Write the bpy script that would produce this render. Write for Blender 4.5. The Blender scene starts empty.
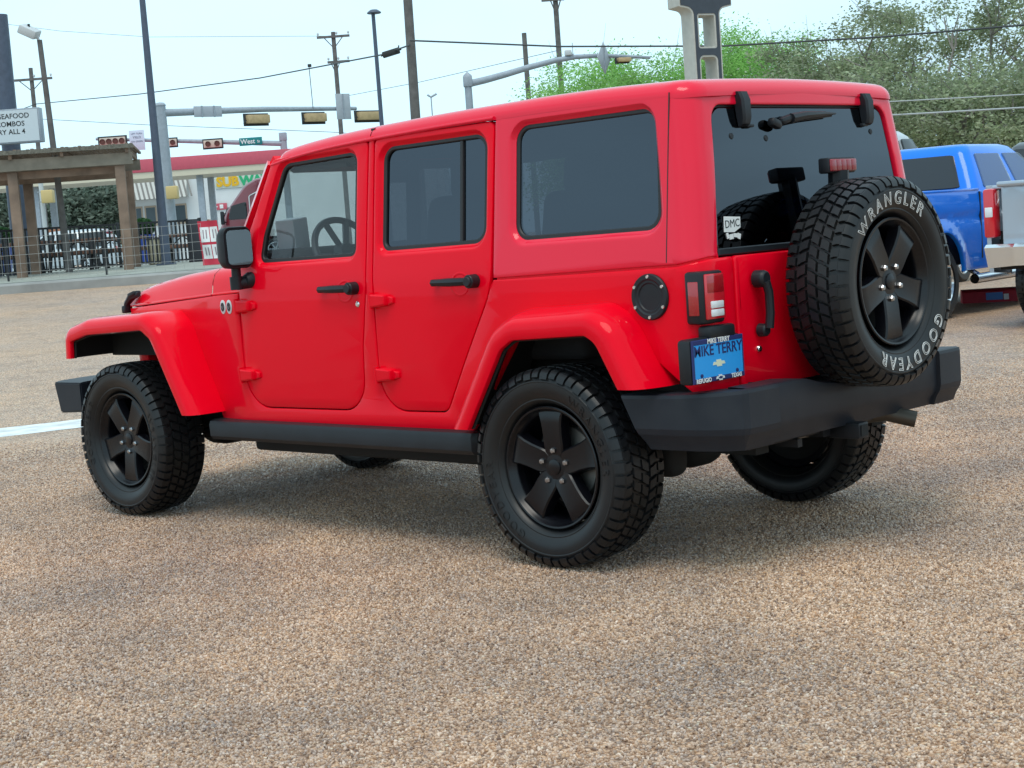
import bpy, bmesh, math, random
import numpy as np
from mathutils import Vector, Matrix
random.seed(7)
rng = np.random.default_rng(11)
S = bpy.context.scene
COL = S.collection
R = math.radians

# ------------------------------------------------------------------ camera
CAM = Vector((-4.2227, 5.3448, 1.295))
YAW, PITCH, ROLL, FPX = -0.7951, -0.0930, 0.0725, 1635.1
_fw = Vector((math.cos(YAW) * math.cos(PITCH), math.sin(YAW) * math.cos(PITCH), math.sin(PITCH)))
_r0 = Vector((math.sin(YAW), -math.cos(YAW), 0))
_u0 = _r0.cross(_fw)
_rt = math.cos(ROLL) * _r0 - math.sin(ROLL) * _u0
_up = math.sin(ROLL) * _r0 + math.cos(ROLL) * _u0
cd = bpy.data.cameras.new('camera')
cam = bpy.data.objects.new('camera', cd)
COL.objects.link(cam)
m = Matrix((_rt, _up, -_fw)).transposed().to_4x4()
m.translation = CAM
cam.matrix_world = m
cd.sensor_width = 36.0
cd.lens = FPX / 1024 * 36
cd.clip_start = 0.05
cd.clip_end = 3000
S.camera = cam

# ------------------------------------------------------------------ sky, sun, exposure
W = bpy.data.worlds.new('World')
S.world = W
W.use_nodes = True
nt = W.node_tree
nt.nodes.clear()
SUN_EL, SUN_AZ = R(66), R(125)      # azimuth measured from +x towards +y
out = nt.nodes.new('ShaderNodeOutputWorld')
bg = nt.nodes.new('ShaderNodeBackground')
sky = nt.nodes.new('ShaderNodeTexSky')
sky.sky_type = 'NISHITA'
sky.sun_disc = False
sky.sun_elevation = SUN_EL
sky.sun_rotation = R(90) - SUN_AZ
sky.dust_density = 4.0
sky.air_density = 1.0
hs = nt.nodes.new('ShaderNodeHueSaturation')
hs.inputs['Saturation'].default_value = 0.35
mixc = nt.nodes.new('ShaderNodeMix')
mixc.data_type = 'RGBA'
mixc.inputs['Factor'].default_value = 0.88
tc = nt.nodes.new('ShaderNodeTexCoord')
nz = nt.nodes.new('ShaderNodeTexNoise')
nz.inputs['Scale'].default_value = 1.7
nz.inputs['Detail'].default_value = 4
mp = nt.nodes.new('ShaderNodeMapping')
mp.inputs['Scale'].default_value = (1, 1, 2.5)
cr = nt.nodes.new('ShaderNodeValToRGB')          # thin bright overcast with slightly greyer patches
cr.color_ramp.elements[0].position = 0.36
cr.color_ramp.elements[0].color = (6.9, 9.6, 11.1, 1)
cr.color_ramp.elements[1].position = 0.66
cr.color_ramp.elements[1].color = (9.0, 13.0, 15.0, 1)
nt.links.new(tc.outputs['Generated'], mp.inputs['Vector'])
nt.links.new(mp.outputs['Vector'], nz.inputs['Vector'])
nt.links.new(nz.outputs['Fac'], cr.inputs['Fac'])
nt.links.new(sky.outputs['Color'], hs.inputs['Color'])
nt.links.new(hs.outputs['Color'], mixc.inputs[6])
nt.links.new(cr.outputs['Color'], mixc.inputs[7])
nt.links.new(mixc.outputs[2], bg.inputs['Color'])
bg.inputs['Strength'].default_value = 0.10
nt.links.new(bg.outputs['Background'], out.inputs['Surface'])
sd = bpy.data.lights.new('sun', 'SUN')
sd.energy = 1.5
sd.angle = R(30)
sd.color = (1.0, 0.93, 0.82)
sun = bpy.data.objects.new('sun', sd)
COL.objects.link(sun)
sdir = Vector((math.cos(SUN_EL) * math.cos(SUN_AZ), math.cos(SUN_EL) * math.sin(SUN_AZ), math.sin(SUN_EL)))
sun.rotation_euler = sdir.to_track_quat('Z', 'Y').to_euler()
S.view_settings.view_transform = 'Standard'
S.view_settings.look = 'None'
S.view_settings.exposure = 0.0
S.view_settings.gamma = 1.0
S.cycles.use_denoising = True
S.cycles.max_bounces = 8
S.cycles.transparent_max_bounces = 16

# ------------------------------------------------------------------ materials
def mat(name, col, rough=0.6, metal=0.0, coat=0.0, spec=0.5, noise=0.0, nscale=8.0, bump=0.0, bscale=60.0, dirt=None, spectint=(1, 1, 1), coatior=1.5, coatrough=.03):
    """Principled material; noise = brightness variation, bump = fine relief."""
    M = bpy.data.materials.new(name)
    M.use_nodes = True
    t = M.node_tree
    p = t.nodes['Principled BSDF']
    p.inputs['Base Color'].default_value = (*col, 1)
    p.inputs['Roughness'].default_value = rough
    p.inputs['Metallic'].default_value = metal
    p.inputs['Specular IOR Level'].default_value = spec
    p.inputs['Specular Tint'].default_value = (*spectint, 1)
    p.inputs['Coat Weight'].default_value = coat
    p.inputs['Coat Roughness'].default_value = coatrough
    p.inputs['Coat IOR'].default_value = coatior
    if noise or bump:
        g = t.nodes.new('ShaderNodeNewGeometry')
    if noise:
        n = t.nodes.new('ShaderNodeTexNoise')
        n.inputs['Scale'].default_value = nscale
        n.inputs['Detail'].default_value = 5
        t.links.new(g.outputs['Position'], n.inputs['Vector'])
        r = t.nodes.new('ShaderNodeValToRGB')
        r.color_ramp.elements[0].position = 0.3
        r.color_ramp.elements[1].position = 0.7
        d = dirt or tuple(c * (1 - noise) for c in col)
        r.color_ramp.elements[0].color = (*d, 1)
        r.color_ramp.elements[1].color = (*[min(1, c * (1 + noise * .6)) for c in col], 1)
        t.links.new(n.outputs['Fac'], r.inputs['Fac'])
        t.links.new(r.outputs['Color'], p.inputs['Base Color'])
    if bump:
        b = t.nodes.new('ShaderNodeTexNoise')
        b.inputs['Scale'].default_value = bscale
        b.inputs['Detail'].default_value = 3
        t.links.new(g.outputs['Position'], b.inputs['Vector'])
        bb = t.nodes.new('ShaderNodeBump')
        bb.inputs['Strength'].default_value = bump
        bb.inputs['Distance'].default_value = 0.01
        t.links.new(b.outputs['Fac'], bb.inputs['Height'])
        t.links.new(bb.outputs['Normal'], p.inputs['Normal'])
    return M

def glass(name, tint, ior=1.5, gloss=(1, 1, 1)):
    M = bpy.data.materials.new(name)
    M.use_nodes = True
    t = M.node_tree
    t.nodes.clear()
    o = t.nodes.new('ShaderNodeOutputMaterial')
    a = t.nodes.new('ShaderNodeBsdfTransparent')
    a.inputs['Color'].default_value = (*tint, 1)
    b = t.nodes.new('ShaderNodeBsdfGlossy')
    b.inputs['Color'].default_value = (*gloss, 1)
    b.inputs['Roughness'].default_value = 0.01
    f = t.nodes.new('ShaderNodeFresnel')
    gm = t.nodes.new('ShaderNodeNewGeometry')
    mr = t.nodes.new('ShaderNodeMapRange')          # same reflectance from both faces of the pane
    mr.inputs['To Min'].default_value = ior
    mr.inputs['To Max'].default_value = 1 / ior
    t.links.new(gm.outputs['Backfacing'], mr.inputs['Value'])
    t.links.new(mr.outputs['Result'], f.inputs['IOR'])
    x = t.nodes.new('ShaderNodeMixShader')
    t.links.new(f.outputs['Fac'], x.inputs['Fac'])
    t.links.new(a.outputs['BSDF'], x.inputs[1])
    t.links.new(b.outputs['BSDF'], x.inputs[2])
    t.links.new(x.outputs['Shader'], o.inputs['Surface'])
    return M

RED = mat('red_paint', (0.83, 0.0004, 0.015), 0.40, coat=1.0, spec=0.10, spectint=(1, .12, .2), coatior=1.22)
REDT = mat('red_textured_top', (0.82, 0.005, 0.036), 0.36, coat=1.0, spec=0.1, coatior=1.38, coatrough=.10, bump=0.05, bscale=900)  # pink of the sky reflection is mixed into the top's base red
BLACKP = mat('black_plastic', (0.012, 0.014, 0.018), 0.45, spec=.35, noise=0.25, nscale=9)
GREYP = mat('bumper_plastic', (0.010, 0.0125, 0.019), 0.46, spec=.32, noise=0.3, nscale=9, dirt=(.020, .023, .030), bump=0.06, bscale=500)
RUBBER = mat('tyre_rubber', (0.006, 0.0068, 0.009), 0.38, spec=.4, noise=0.35, nscale=7, dirt=(.013, .0125, .012), bump=0.05, bscale=300)
SEAL = mat('window_rubber', (0.012, 0.012, 0.013), 0.5)
RIMM = mat('black_wheel_paint', (0.004, 0.004, 0.006), 0.26, spec=.4)
CHROME = mat('chrome', (0.75, 0.76, 0.78), 0.12, metal=1.0)
STEEL = mat('dull_steel', (0.30, 0.29, 0.27), 0.45, metal=0.8, noise=0.3)
DARK = mat('dark_underbody', (0.012, 0.012, 0.012), 0.8)
CLOTH = mat('seat_cloth', (0.03, 0.03, 0.032), 0.9)
TINT = glass('tinted_glass', (0.050, 0.056, 0.066), 1.78, (.82, .94, 1.12))
TINTR = glass('rear_tinted_glass', (0.018, 0.021, 0.028), 1.72, (.86, .96, 1.1))
CLEAR = glass('clear_glass', (0.80, 0.84, 0.84), 1.5)
MIRR = mat('mirror_silver', (0.8, 0.82, 0.85), 0.02, metal=1.0)
WHITE = mat('white_print', (0.78, 0.78, 0.77), 0.5)
LENSR = mat('red_lens', (0.60, 0.010, 0.022), 0.15, coat=1.0)
LENSD = mat('dark_red_lens', (0.38, 0.006, 0.012), 0.15, coat=1.0)
LENSW = mat('clear_lens', (0.72, 0.74, 0.76), 0.15, coat=1.0)
BLUEP = mat('plate_blue', (0.015, 0.33, 0.80), 0.4)
NAVY = mat('plate_navy', (0.01, 0.02, 0.12), 0.5)

# ------------------------------------------------------------------ mesh helpers
def obj(name, bm, M, parent=None, angle=32, mats=None):
    me = bpy.data.meshes.new(name)
    bm.to_mesh(me)
    bm.free()
    for k in (mats or [M]):
        me.materials.append(k)
    me.shade_smooth()
    me.set_sharp_from_angle(angle=R(angle))
    o = bpy.data.objects.new(name, me)
    COL.objects.link(o)
    if parent:
        o.parent = parent
    return o

def tag(o, label=None, cat=None, group=None, kind=None):
    if label: o['label'] = label
    if cat: o['category'] = cat
    if group: o['group'] = group
    if kind: o['kind'] = kind
    return o

def thing(name, label, cat, loc=(0, 0, 0), rz=0.0, group=None):
    o = bpy.data.objects.new(name, None)
    COL.objects.link(o)
    o.location = loc
    o.rotation_euler = (0, 0, rz)
    return tag(o, label, cat, group)

def nb():
    return bmesh.new()

def xform(bm, verts, M):
    for v in verts:
        v.co = M @ v.co

def box(bm, c, s, rot=None, bevel=0.0, seg=2):
    r = bmesh.ops.create_cube(bm, size=1.0)
    vs = r['verts']
    for v in vs:
        v.co = Vector((v.co.x * s[0], v.co.y * s[1], v.co.z * s[2]))
    if bevel:
        es = list({e for v in vs for e in v.link_edges})
        rr = bmesh.ops.bevel(bm, geom=es, offset=bevel, segments=seg, profile=0.5, affect='EDGES', clamp_overlap=True)
        vs = list({v for f in rr['faces'] for v in f.verts} | {v for v in vs if v.is_valid})
    Mx = Matrix.Translation(Vector(c))
    if rot is not None:
        Mx = Mx @ (rot if isinstance(rot, Matrix) else Matrix.Rotation(rot, 4, 'Z'))
    xform(bm, vs, Mx)
    return vs

def tube(bm, pts, r, n=10, cap=True, radii=None):
    pts = [Vector(p) for p in pts]
    rings = []
    up = Vector((0, 0, 1))
    prev = None
    for i, p in enumerate(pts):
        a = pts[max(i - 1, 0)]
        b = pts[min(i + 1, len(pts) - 1)]
        t = (b - a).normalized()
        if prev is None:
            x = t.cross(up)
            if x.length < 1e-3:
                x = t.cross(Vector((1, 0, 0)))
        else:
            x = prev - t * prev.dot(t)
        x.normalize()
        prev = x
        y = t.cross(x)
        rr = radii[i] if radii else r
        rings.append([bm.verts.new(p + (x * math.cos(2 * math.pi * k / n) + y * math.sin(2 * math.pi * k / n)) * rr) for k in range(n)])
    for a, b in zip(rings, rings[1:]):
        for k in range(n):
            bm.faces.new((a[k], a[(k + 1) % n], b[(k + 1) % n], b[k]))
    if cap:
        bm.faces.new(rings[0][::-1])
        bm.faces.new(rings[-1])
    return [v for r_ in rings for v in r_]

def lathe(bm, prof, n=64, close=False, Mx=None):
    """profile of (radius, w); axis +y"""
    rings = []
    for r, w in prof:
        rings.append([bm.verts.new((r * math.cos(2 * math.pi * k / n), w, r * math.sin(2 * math.pi * k / n))) for k in range(n)])
    fs = []
    for a, b in zip(rings, rings[1:]):
        for k in range(n):
            fs.append(bm.faces.new((a[k], b[k], b[(k + 1) % n], a[(k + 1) % n])))
    vs = [v for q in rings for v in q]
    if prof[0][0] < 1e-5 or prof[-1][0] < 1e-5:
        bmesh.ops.remove_doubles(bm, verts=vs, dist=1e-6)
        vs = [v for v in vs if v.is_valid]
    if Mx is not None:
        xform(bm, vs, Mx)
    return vs

def loft(bm, rings, closed=True, cap=True):
    R_ = [[bm.verts.new(p) for p in r] for r in rings]
    for a, b in zip(R_, R_[1:]):
        n = len(a)
        for k in range(n if closed else n - 1):
            bm.faces.new((a[k], a[(k + 1) % n], b[(k + 1) % n], b[k]))
    if cap and closed:
        bm.faces.new(R_[0][::-1])
        bm.faces.new(R_[-1])
    vs = [v for r in R_ for v in r]
    bmesh.ops.recalc_face_normals(bm, faces=list({f for v in vs for f in v.link_faces}))
    return vs

def area2(p):
    return sum(p[i][0] * p[(i + 1) % len(p)][1] - p[(i + 1) % len(p)][0] * p[i][1] for i in range(len(p))) / 2

def fillet(pts, rad, seg=6, closed=True):
    """round the corners of a polyline; rad number or list"""
    n = len(pts)
    o = []
    for i in range(n):
        r = rad[i] if isinstance(rad, (list, tuple)) else rad
        p = Vector(pts[i])
        if (not closed and i in (0, n - 1)) or r <= 0:
            o.append(tuple(p))
            continue
        a = Vector(pts[i - 1]) - p
        b = Vector(pts[(i + 1) % n]) - p
        la, lb = a.length, b.length
        a.normalize(); b.normalize()
        ang = math.acos(max(-1, min(1, a.dot(b))))
        if ang > math.pi - 0.02:
            o.append(tuple(p))
            continue
        d = min(r / math.tan(ang / 2), la * .48, lb * .48)
        rr = d * math.tan(ang / 2)
        c = p + (a + b).normalized() * (rr / math.sin(ang / 2))
        s0 = p + a * d - c
        s1 = p + b * d - c
        sweep = math.pi - ang
        sg = 1 if (s0.x * s1.y - s0.y * s1.x) > 0 else -1
        for k in range(seg + 1):
            t = sweep * k / seg * sg
            o.append((c.x + s0.x * math.cos(t) - s0.y * math.sin(t), c.y + s0.x * math.sin(t) + s0.y * math.cos(t)))
    return o

def offset(p, d, closed=True):
    """move every vertex d to the left of the direction of travel"""
    n = len(p)
    o = []
    for i in range(n):
        q = Vector(p[i])
        e0 = e1 = None
        if closed or i > 0:
            e0 = (q - Vector(p[i - 1]))
        if closed or i < n - 1:
            e1 = (Vector(p[(i + 1) % n]) - q)
        if e0 is None: e0 = e1
        if e1 is None: e1 = e0
        n0 = Vector((-e0.y, e0.x)).normalized()
        n1 = Vector((-e1.y, e1.x)).normalized()
        b = n0 + n1
        if b.length < 1e-6:
            b = n0
        b.normalize()
        k = max(0.4, b.dot(n0))
        o.append((q.x + b.x * d / k, q.y + b.y * d / k))
    return o

EDGE = [(0.006, 0), (0.0018, 0.0018), (0, 0.006), (0, 0.02)]

def panel(bm, outer, holes=(), oprof=EDGE, hprof=EDGE, mapf=None, gx=(), gz=(), flip=False):
    """Sheet-metal panel drawn in (x,z), with profiled edges, cut on grid lines and bent by mapf(x,depth,z)."""
    tmp = bmesh.new()
    fill = []
    def contour(poly, prof, ccw):
        if (area2(poly) > 0) != ccw:
            poly = poly[::-1]
        rings = []
        for d, dep in prof:
            q = offset(poly, d) if d else poly
            rings.append([tmp.verts.new((a, -dep, b)) for a, b in q])
        n = len(poly)
        for A, B in zip(rings, rings[1:]):
            for i in range(n):
                j = (i + 1) % n
                f = tmp.faces.new((A[i], B[i], B[j], A[j]))
                e = A[j].co - A[i].co
                f.normal_update()
                want = Vector((e.z, 0, -e.x)).normalized() + Vector((0, 1, 0)) * .3
                if f.normal.dot(want) < 0:
                    f.normal_flip()
        for i in range(n):
            fill.append(tmp.edges.get((rings[0][i], rings[0][(i + 1) % n])) or tmp.edges.new((rings[0][i], rings[0][(i + 1) % n])))
    contour(outer, oprof, True)
    for h in holes:
        contour(h, hprof, False)
    r = bmesh.ops.triangle_fill(tmp, use_beauty=True, use_dissolve=False, edges=fill, normal=(0, 1, 0))
    for f in r['geom']:
        if isinstance(f, bmesh.types.BMFace):
            f.normal_update()
            if f.normal.y < 0:
                f.normal_flip()
    for x in gx:
        bmesh.ops.bisect_plane(tmp, geom=tmp.verts[:] + tmp.edges[:] + tmp.faces[:], dist=1e-5, plane_co=(x, 0, 0), plane_no=(1, 0, 0))
    for z in gz:
        bmesh.ops.bisect_plane(tmp, geom=tmp.verts[:] + tmp.edges[:] + tmp.faces[:], dist=1e-5, plane_co=(0, 0, z), plane_no=(0, 0, 1))
    for v in tmp.verts:
        v.co = mapf(v.co.x, -v.co.y, v.co.z) if mapf else v.co
    if flip:
        for f in tmp.faces:
            f.normal_flip()
    vm = {v: bm.verts.new(v.co) for v in tmp.verts}
    for f in tmp.faces:
        try:
            bm.faces.new([vm[v] for v in f.verts])
        except ValueError:
            pass
    tmp.free()

def sweep(bm, path, sect, closed_sect=False, yfun=None):
    """path in (x,z), section [(offset to the left, y)]"""
    cols = []
    for o, y in sect:
        q = offset(path, o, closed=False)
        cols.append([(a, (yfun(a, y) if yfun else y), b) for a, b in q])
    rings = [[c[i] for c in cols] for i in range(len(path))]
    return loft(bm, rings, closed=closed_sect, cap=closed_sect)

def text_bm(s, size, M4, extrude=0.0008, outline=0.0, bend=None, offs=0.0, align='CENTER', space=1.0):
    cu = bpy.data.curves.new('txt', 'FONT')
    cu.body = s
    cu.size = size
    cu.space_character = space
    cu.align_x = align
    cu.align_y = 'CENTER'
    cu.resolution_u = 3
    if outline:
        cu.fill_mode = 'NONE'
        cu.bevel_depth = outline
        cu.bevel_resolution = 1
    else:
        cu.extrude = extrude
        cu.offset = offs
    o = bpy.data.objects.new('txt', cu)
    COL.objects.link(o)
    dg = bpy.context.evaluated_depsgraph_get()
    me = bpy.data.meshes.new_from_object(o.evaluated_get(dg))
    bm = nb()
    bm.from_mesh(me)
    bpy.data.objects.remove(o)
    bpy.data.curves.remove(cu)
    bpy.data.meshes.remove(me)
    for v in bm.verts:
        p = v.co.copy()
        if bend:
            p = bend(p)
        v.co = M4 @ p
    return bm

def join(bm, other):
    me = bpy.data.meshes.new('j')
    other.to_mesh(me)
    other.free()
    bm.from_mesh(me)
    bpy.data.meshes.remove(me)

def frame(o, x, y):
    """matrix with given origin, local x and y directions"""
    x = Vector(x).normalized(); y = Vector(y).normalized()
    z = x.cross(y).normalized(); y = z.cross(x)
    M4 = Matrix((x, y, z)).transposed().to_4x4()
    M4.translation = Vector(o)
    return M4

def copy_tree(o, parent=None):
    c = o.copy()
    COL.objects.link(c)
    if parent:
        c.parent = parent
    for ch in list(o.children):
        copy_tree(ch, c)
    return c

# ------------------------------------------------------------------ placing helpers for the surroundings
FH = Vector((math.cos(YAW), math.sin(YAW), 0))       # level forward
RH = Vector((math.sin(YAW), -math.cos(YAW), 0))      # level right
RZ = YAW - math.pi / 2                               # a thing turned by RZ has x to the right, y away
def sm(t):
    t = max(0.0, min(1.0, t))
    return t * t * (3 - 2 * t)
def land(X, Z):
    """height of the ground X metres right of and Z metres ahead of the photographer"""
    h = 0.77 * max(0.0, min(1.0, (Z - 12.5) / 20)) ** 1.25
    return h * (1 - sm((X + .5) / 6))
def XZ(p):
    d = Vector(p) - CAM
    return d.dot(RH), d.dot(FH)
def world(X, Z, z=None):
    p = CAM + RH * X + FH * Z
    p.z = land(X, Z) if z is None else z
    return p
def ray(px, py, Z):
    return CAM + (_fw + _rt * ((px - 512) / FPX) - _up * ((py - 384) / FPX)) * Z
def spot(px, py, Z, gz):
    p = ray(px, py, Z)
    p.z = gz
    return p

# ------------------------------------------------------------------ ground
def gravel_material():
    M = bpy.data.materials.new('pea_gravel')
    M.use_nodes = True
    t = M.node_tree
    N, L = t.nodes, t.links
    p = N['Principled BSDF']
    p.inputs['Roughness'].default_value = .48
    p.inputs['Specular IOR Level'].default_value = .55
    g = N.new('ShaderNodeNewGeometry')
    def vor(scale, feat='F1', rand=1.0):
        v = N.new('ShaderNodeTexVoronoi')
        v.feature = feat
        v.inputs['Scale'].default_value = scale
        v.inputs['Randomness'].default_value = rand
        L.new(g.outputs['Position'], v.inputs['Vector'])
        return v
    v1 = vor(78)
    ramp = N.new('ShaderNodeValToRGB')
    ramp.color_ramp.interpolation = 'CONSTANT'
    cols = [(0, (0.487, 0.302, 0.186)), (.13, (0.666, 0.466, 0.326)), (.27, (0.370, 0.238, 0.159)), (.38, (0.782, 0.579, 0.430)), (.50, (0.561, 0.372, 0.246)), (.62, (0.624, 0.474, 0.379)), (.73, (0.720, 0.474, 0.304)), (.83, (0.445, 0.328, 0.257)), (.91, (0.796, 0.716, 0.572)), (.96, (0.253, 0.169, 0.127))]
    e = ramp.color_ramp.elements
    e[0].position, e[0].color = cols[0][0], (*cols[0][1], 1)
    e[1].position, e[1].color = cols[1][0], (*cols[1][1], 1)
    for a, c in cols[2:]:
        q = e.new(a); q.color = (*c, 1)
    sep = N.new('ShaderNodeSeparateColor')
    L.new(v1.outputs['Color'], sep.inputs['Color'])
    L.new(sep.outputs['Red'], ramp.inputs['Fac'])
    # stone colour darkens towards the gaps
    gap = N.new('ShaderNodeValToRGB')
    gap.color_ramp.elements[0].position = .42; gap.color_ramp.elements[0].color = (1, 1, 1, 1)
    gap.color_ramp.elements[1].position = .72; gap.color_ramp.elements[1].color = (.40, .36, .33, 1)
    L.new(v1.outputs['Distance'], gap.inputs['Fac'])
    mul = N.new('ShaderNodeMix'); mul.data_type = 'RGBA'; mul.blend_type = 'MULTIPLY'; mul.inputs['Factor'].default_value = 1
    L.new(ramp.outputs['Color'], mul.inputs[6]); L.new(gap.outputs['Color'], mul.inputs[7])
    # larger stains: tan and grey patches, darker blotches
    def noise(scale, det=5, rough=.55):
        n = N.new('ShaderNodeTexNoise')
        n.inputs['Scale'].default_value = scale; n.inputs['Detail'].default_value = det; n.inputs['Roughness'].default_value = rough
        L.new(g.outputs['Position'], n.inputs['Vector'])
        return n
    n1 = noise(.55, 6, .6)
    r1 = N.new('ShaderNodeValToRGB')
    r1.color_ramp.elements[0].position = .33; r1.color_ramp.elements[0].color = (.86, .86, .90, 1)
    r1.color_ramp.elements[1].position = .68; r1.color_ramp.elements[1].color = (1.12, 1.02, .88, 1)
    L.new(n1.outputs['Fac'], r1.inputs['Fac'])
    m2 = N.new('ShaderNodeMix'); m2.data_type = 'RGBA'; m2.blend_type = 'MULTIPLY'; m2.inputs['Factor'].default_value = 1
    L.new(mul.outputs[2], m2.inputs[6]); L.new(r1.outputs['Color'], m2.inputs[7])
    n2 = noise(2.6, 6, .65)
    r2 = N.new('ShaderNodeValToRGB')
    r2.color_ramp.elements[0].position = .30; r2.color_ramp.elements[0].color = (.62, .60, .60, 1)
    r2.color_ramp.elements[1].position = .52; r2.color_ramp.elements[1].color = (1, 1, 1, 1)
    L.new(n2.outputs['Fac'], r2.inputs['Fac'])
    m3 = N.new('ShaderNodeMix'); m3.data_type = 'RGBA'; m3.blend_type = 'MULTIPLY'; m3.inputs['Factor'].default_value = .75
    L.new(m2.outputs[2], m3.inputs[6]); L.new(r2.outputs['Color'], m3.inputs[7])
    L.new(m3.outputs[2], p.inputs['Base Color'])
    b = N.new('ShaderNodeBump')
    b.invert = True
    b.inputs['Strength'].default_value = .8
    b.inputs['Distance'].default_value = .006
    L.new(v1.outputs['Distance'], b.inputs['Height'])
    L.new(b.outputs['Normal'], p.inputs['Normal'])
    return M
GRAVEL = gravel_material()
xs = [-600, -300, -150, -80] + list(np.arange(-50, 51, 2.0)) + [80, 150, 300, 600]
zs = [-300, -120, -60, -30, -15] + list(np.arange(-8, 50, 1.5)) + [60, 80, 120, 200, 400, 900]
bm = nb()
grid = [[bm.verts.new(world(x, z)) for x in xs] for z in zs]
for i in range(len(zs) - 1):
    for j in range(len(xs) - 1):
        bm.faces.new((grid[i][j], grid[i][j + 1], grid[i + 1][j + 1], grid[i + 1][j]))
tag(obj('ground', bm, GRAVEL), 'brown pea gravel parking lot', None, None, 'structure')

# the nearest stones stand up from the surface: loose pea gravel, thinning out with distance
STONES = [(0.393, 0.233, 0.143), (0.563, 0.385, 0.273), (0.291, 0.183, 0.125), (0.648, 0.467, 0.351), (0.462, 0.295, 0.194), (0.513, 0.385, 0.314), (0.598, 0.385, 0.242), (0.359, 0.261, 0.209), (0.752, 0.584, 0.478), (0.206, 0.130, 0.100)]
SM = bpy.data.materials.new('gravel_stone')
SM.use_nodes = True
t_ = SM.node_tree
pb = t_.nodes['Principled BSDF']
pb.inputs['Roughness'].default_value = .27
oi = t_.nodes.new('ShaderNodeObjectInfo')
rp = t_.nodes.new('ShaderNodeValToRGB')
rp.color_ramp.interpolation = 'CONSTANT'
el = rp.color_ramp.elements
wts = [0, .14, .29, .40, .52, .63, .74, .83, .91, .965]
el[0].position, el[0].color = 0, (*STONES[0], 1)
el[1].position, el[1].color = wts[1], (*STONES[1], 1)
for a_, c_ in zip(wts[2:], STONES[2:]):
    q_ = el.new(a_); q_.color = (*c_, 1)
t_.links.new(oi.outputs['Random'], rp.inputs['Fac'])
gn_ = t_.nodes.new('ShaderNodeTexNoise')
gn_.inputs['Scale'].default_value = .8; gn_.inputs['Detail'].default_value = 6; gn_.inputs['Roughness'].default_value = .6
t_.links.new(oi.outputs['Location'], gn_.inputs['Vector'])
gr_ = t_.nodes.new('ShaderNodeValToRGB')
gr_.color_ramp.elements[0].position = .34; gr_.color_ramp.elements[0].color = (.60, .63, .69, 1)
gr_.color_ramp.elements[1].position = .66; gr_.color_ramp.elements[1].color = (1.15, 1.08, .98, 1)
t_.links.new(gn_.outputs['Fac'], gr_.inputs['Fac'])
gm_ = t_.nodes.new('ShaderNodeMix'); gm_.data_type = 'RGBA'; gm_.blend_type = 'MULTIPLY'; gm_.inputs['Factor'].default_value = 1
t_.links.new(rp.outputs['Color'], gm_.inputs[6]); t_.links.new(gr_.outputs['Color'], gm_.inputs[7])
t_.links.new(gm_.outputs[2], pb.inputs['Base Color'])
bm = nb()
zr_ = [2.6, 4, 5, 6, 7, 8, 9, 10, 11, 12, 13]
dn_ = [10500, 10500, 10500, 10500, 9500, 8000, 6200, 4200, 2600, 1100, 0]
prev = None
for z_ in zr_:
    w_ = .33 * z_ + .5
    row = [bm.verts.new(world(a_, z_, .0005)) for a_ in (-w_ - 3.0, -w_ - 1.2, -w_, w_, w_ + 1.2, w_ + 3.0)]
    if prev:
        for q_ in range(5): bm.faces.new((prev[q_], prev[q_ + 1], row[q_ + 1], row[q_]))
    prev = row
gs = obj('loose_gravel', bm, SM)
at_ = gs.data.attributes.new('dens', 'FLOAT', 'POINT')
for v in gs.data.vertices:
    X_, Z_ = XZ(v.co)
    at_.data[v.index].value = float(np.interp(Z_, zr_, dn_)) * float(np.interp(abs(X_) - .33 * Z_ - .5, [0, 1.2, 3.0], [1, .75, 0]))
ng = bpy.data.node_groups.new('gravel_scatter', 'GeometryNodeTree')
ng.interface.new_socket('Geometry', in_out='INPUT', socket_type='NodeSocketGeometry')
ng.interface.new_socket('Geometry', in_out='OUTPUT', socket_type='NodeSocketGeometry')
gn = ng.nodes.new
gi, go_ = gn('NodeGroupInput'), gn('NodeGroupOutput')
dp = gn('GeometryNodeDistributePointsOnFaces')
na = gn('GeometryNodeInputNamedAttribute'); na.data_type = 'FLOAT'; na.inputs['Name'].default_value = 'dens'
ip = gn('GeometryNodeInstanceOnPoints')
ic = gn('GeometryNodeMeshIcoSphere'); ic.inputs['Radius'].default_value = .0057; ic.inputs['Subdivisions'].default_value = 2
ss = gn('GeometryNodeSetShadeSmooth')
smn = gn('GeometryNodeSetMaterial'); smn.inputs['Material'].default_value = SM
rr1 = gn('FunctionNodeRandomValue'); rr1.data_type = 'FLOAT_VECTOR'
rr1.inputs[0].default_value = (0, 0, 0); rr1.inputs[1].default_value = (6.28, 6.28, 6.28)
rr2 = gn('FunctionNodeRandomValue'); rr2.data_type = 'FLOAT_VECTOR'
rr2.inputs[0].default_value = (.55, .5, .45); rr2.inputs[1].default_value = (1.5, 1.15, .95); rr2.inputs['Seed'].default_value = 5
nl = ng.links.new
nl(gi.outputs[0], dp.inputs['Mesh']); nl(na.outputs['Attribute'], dp.inputs['Density'])
nl(dp.outputs['Points'], ip.inputs['Points'])
nl(ic.outputs['Mesh'], ss.inputs['Geometry']); nl(ss.outputs['Geometry'], smn.inputs['Geometry']); nl(smn.outputs['Geometry'], ip.inputs['Instance'])
nl(rr1.outputs[0], ip.inputs['Rotation']); nl(rr2.outputs[0], ip.inputs['Scale'])
nl(ip.outputs['Instances'], go_.inputs[0])
gs.modifiers.new('scatter', 'NODES').node_group = ng
tag(gs, 'loose tan and grey pea gravel lying in front of and under the red car', 'gravel', None, 'stuff')

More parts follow.
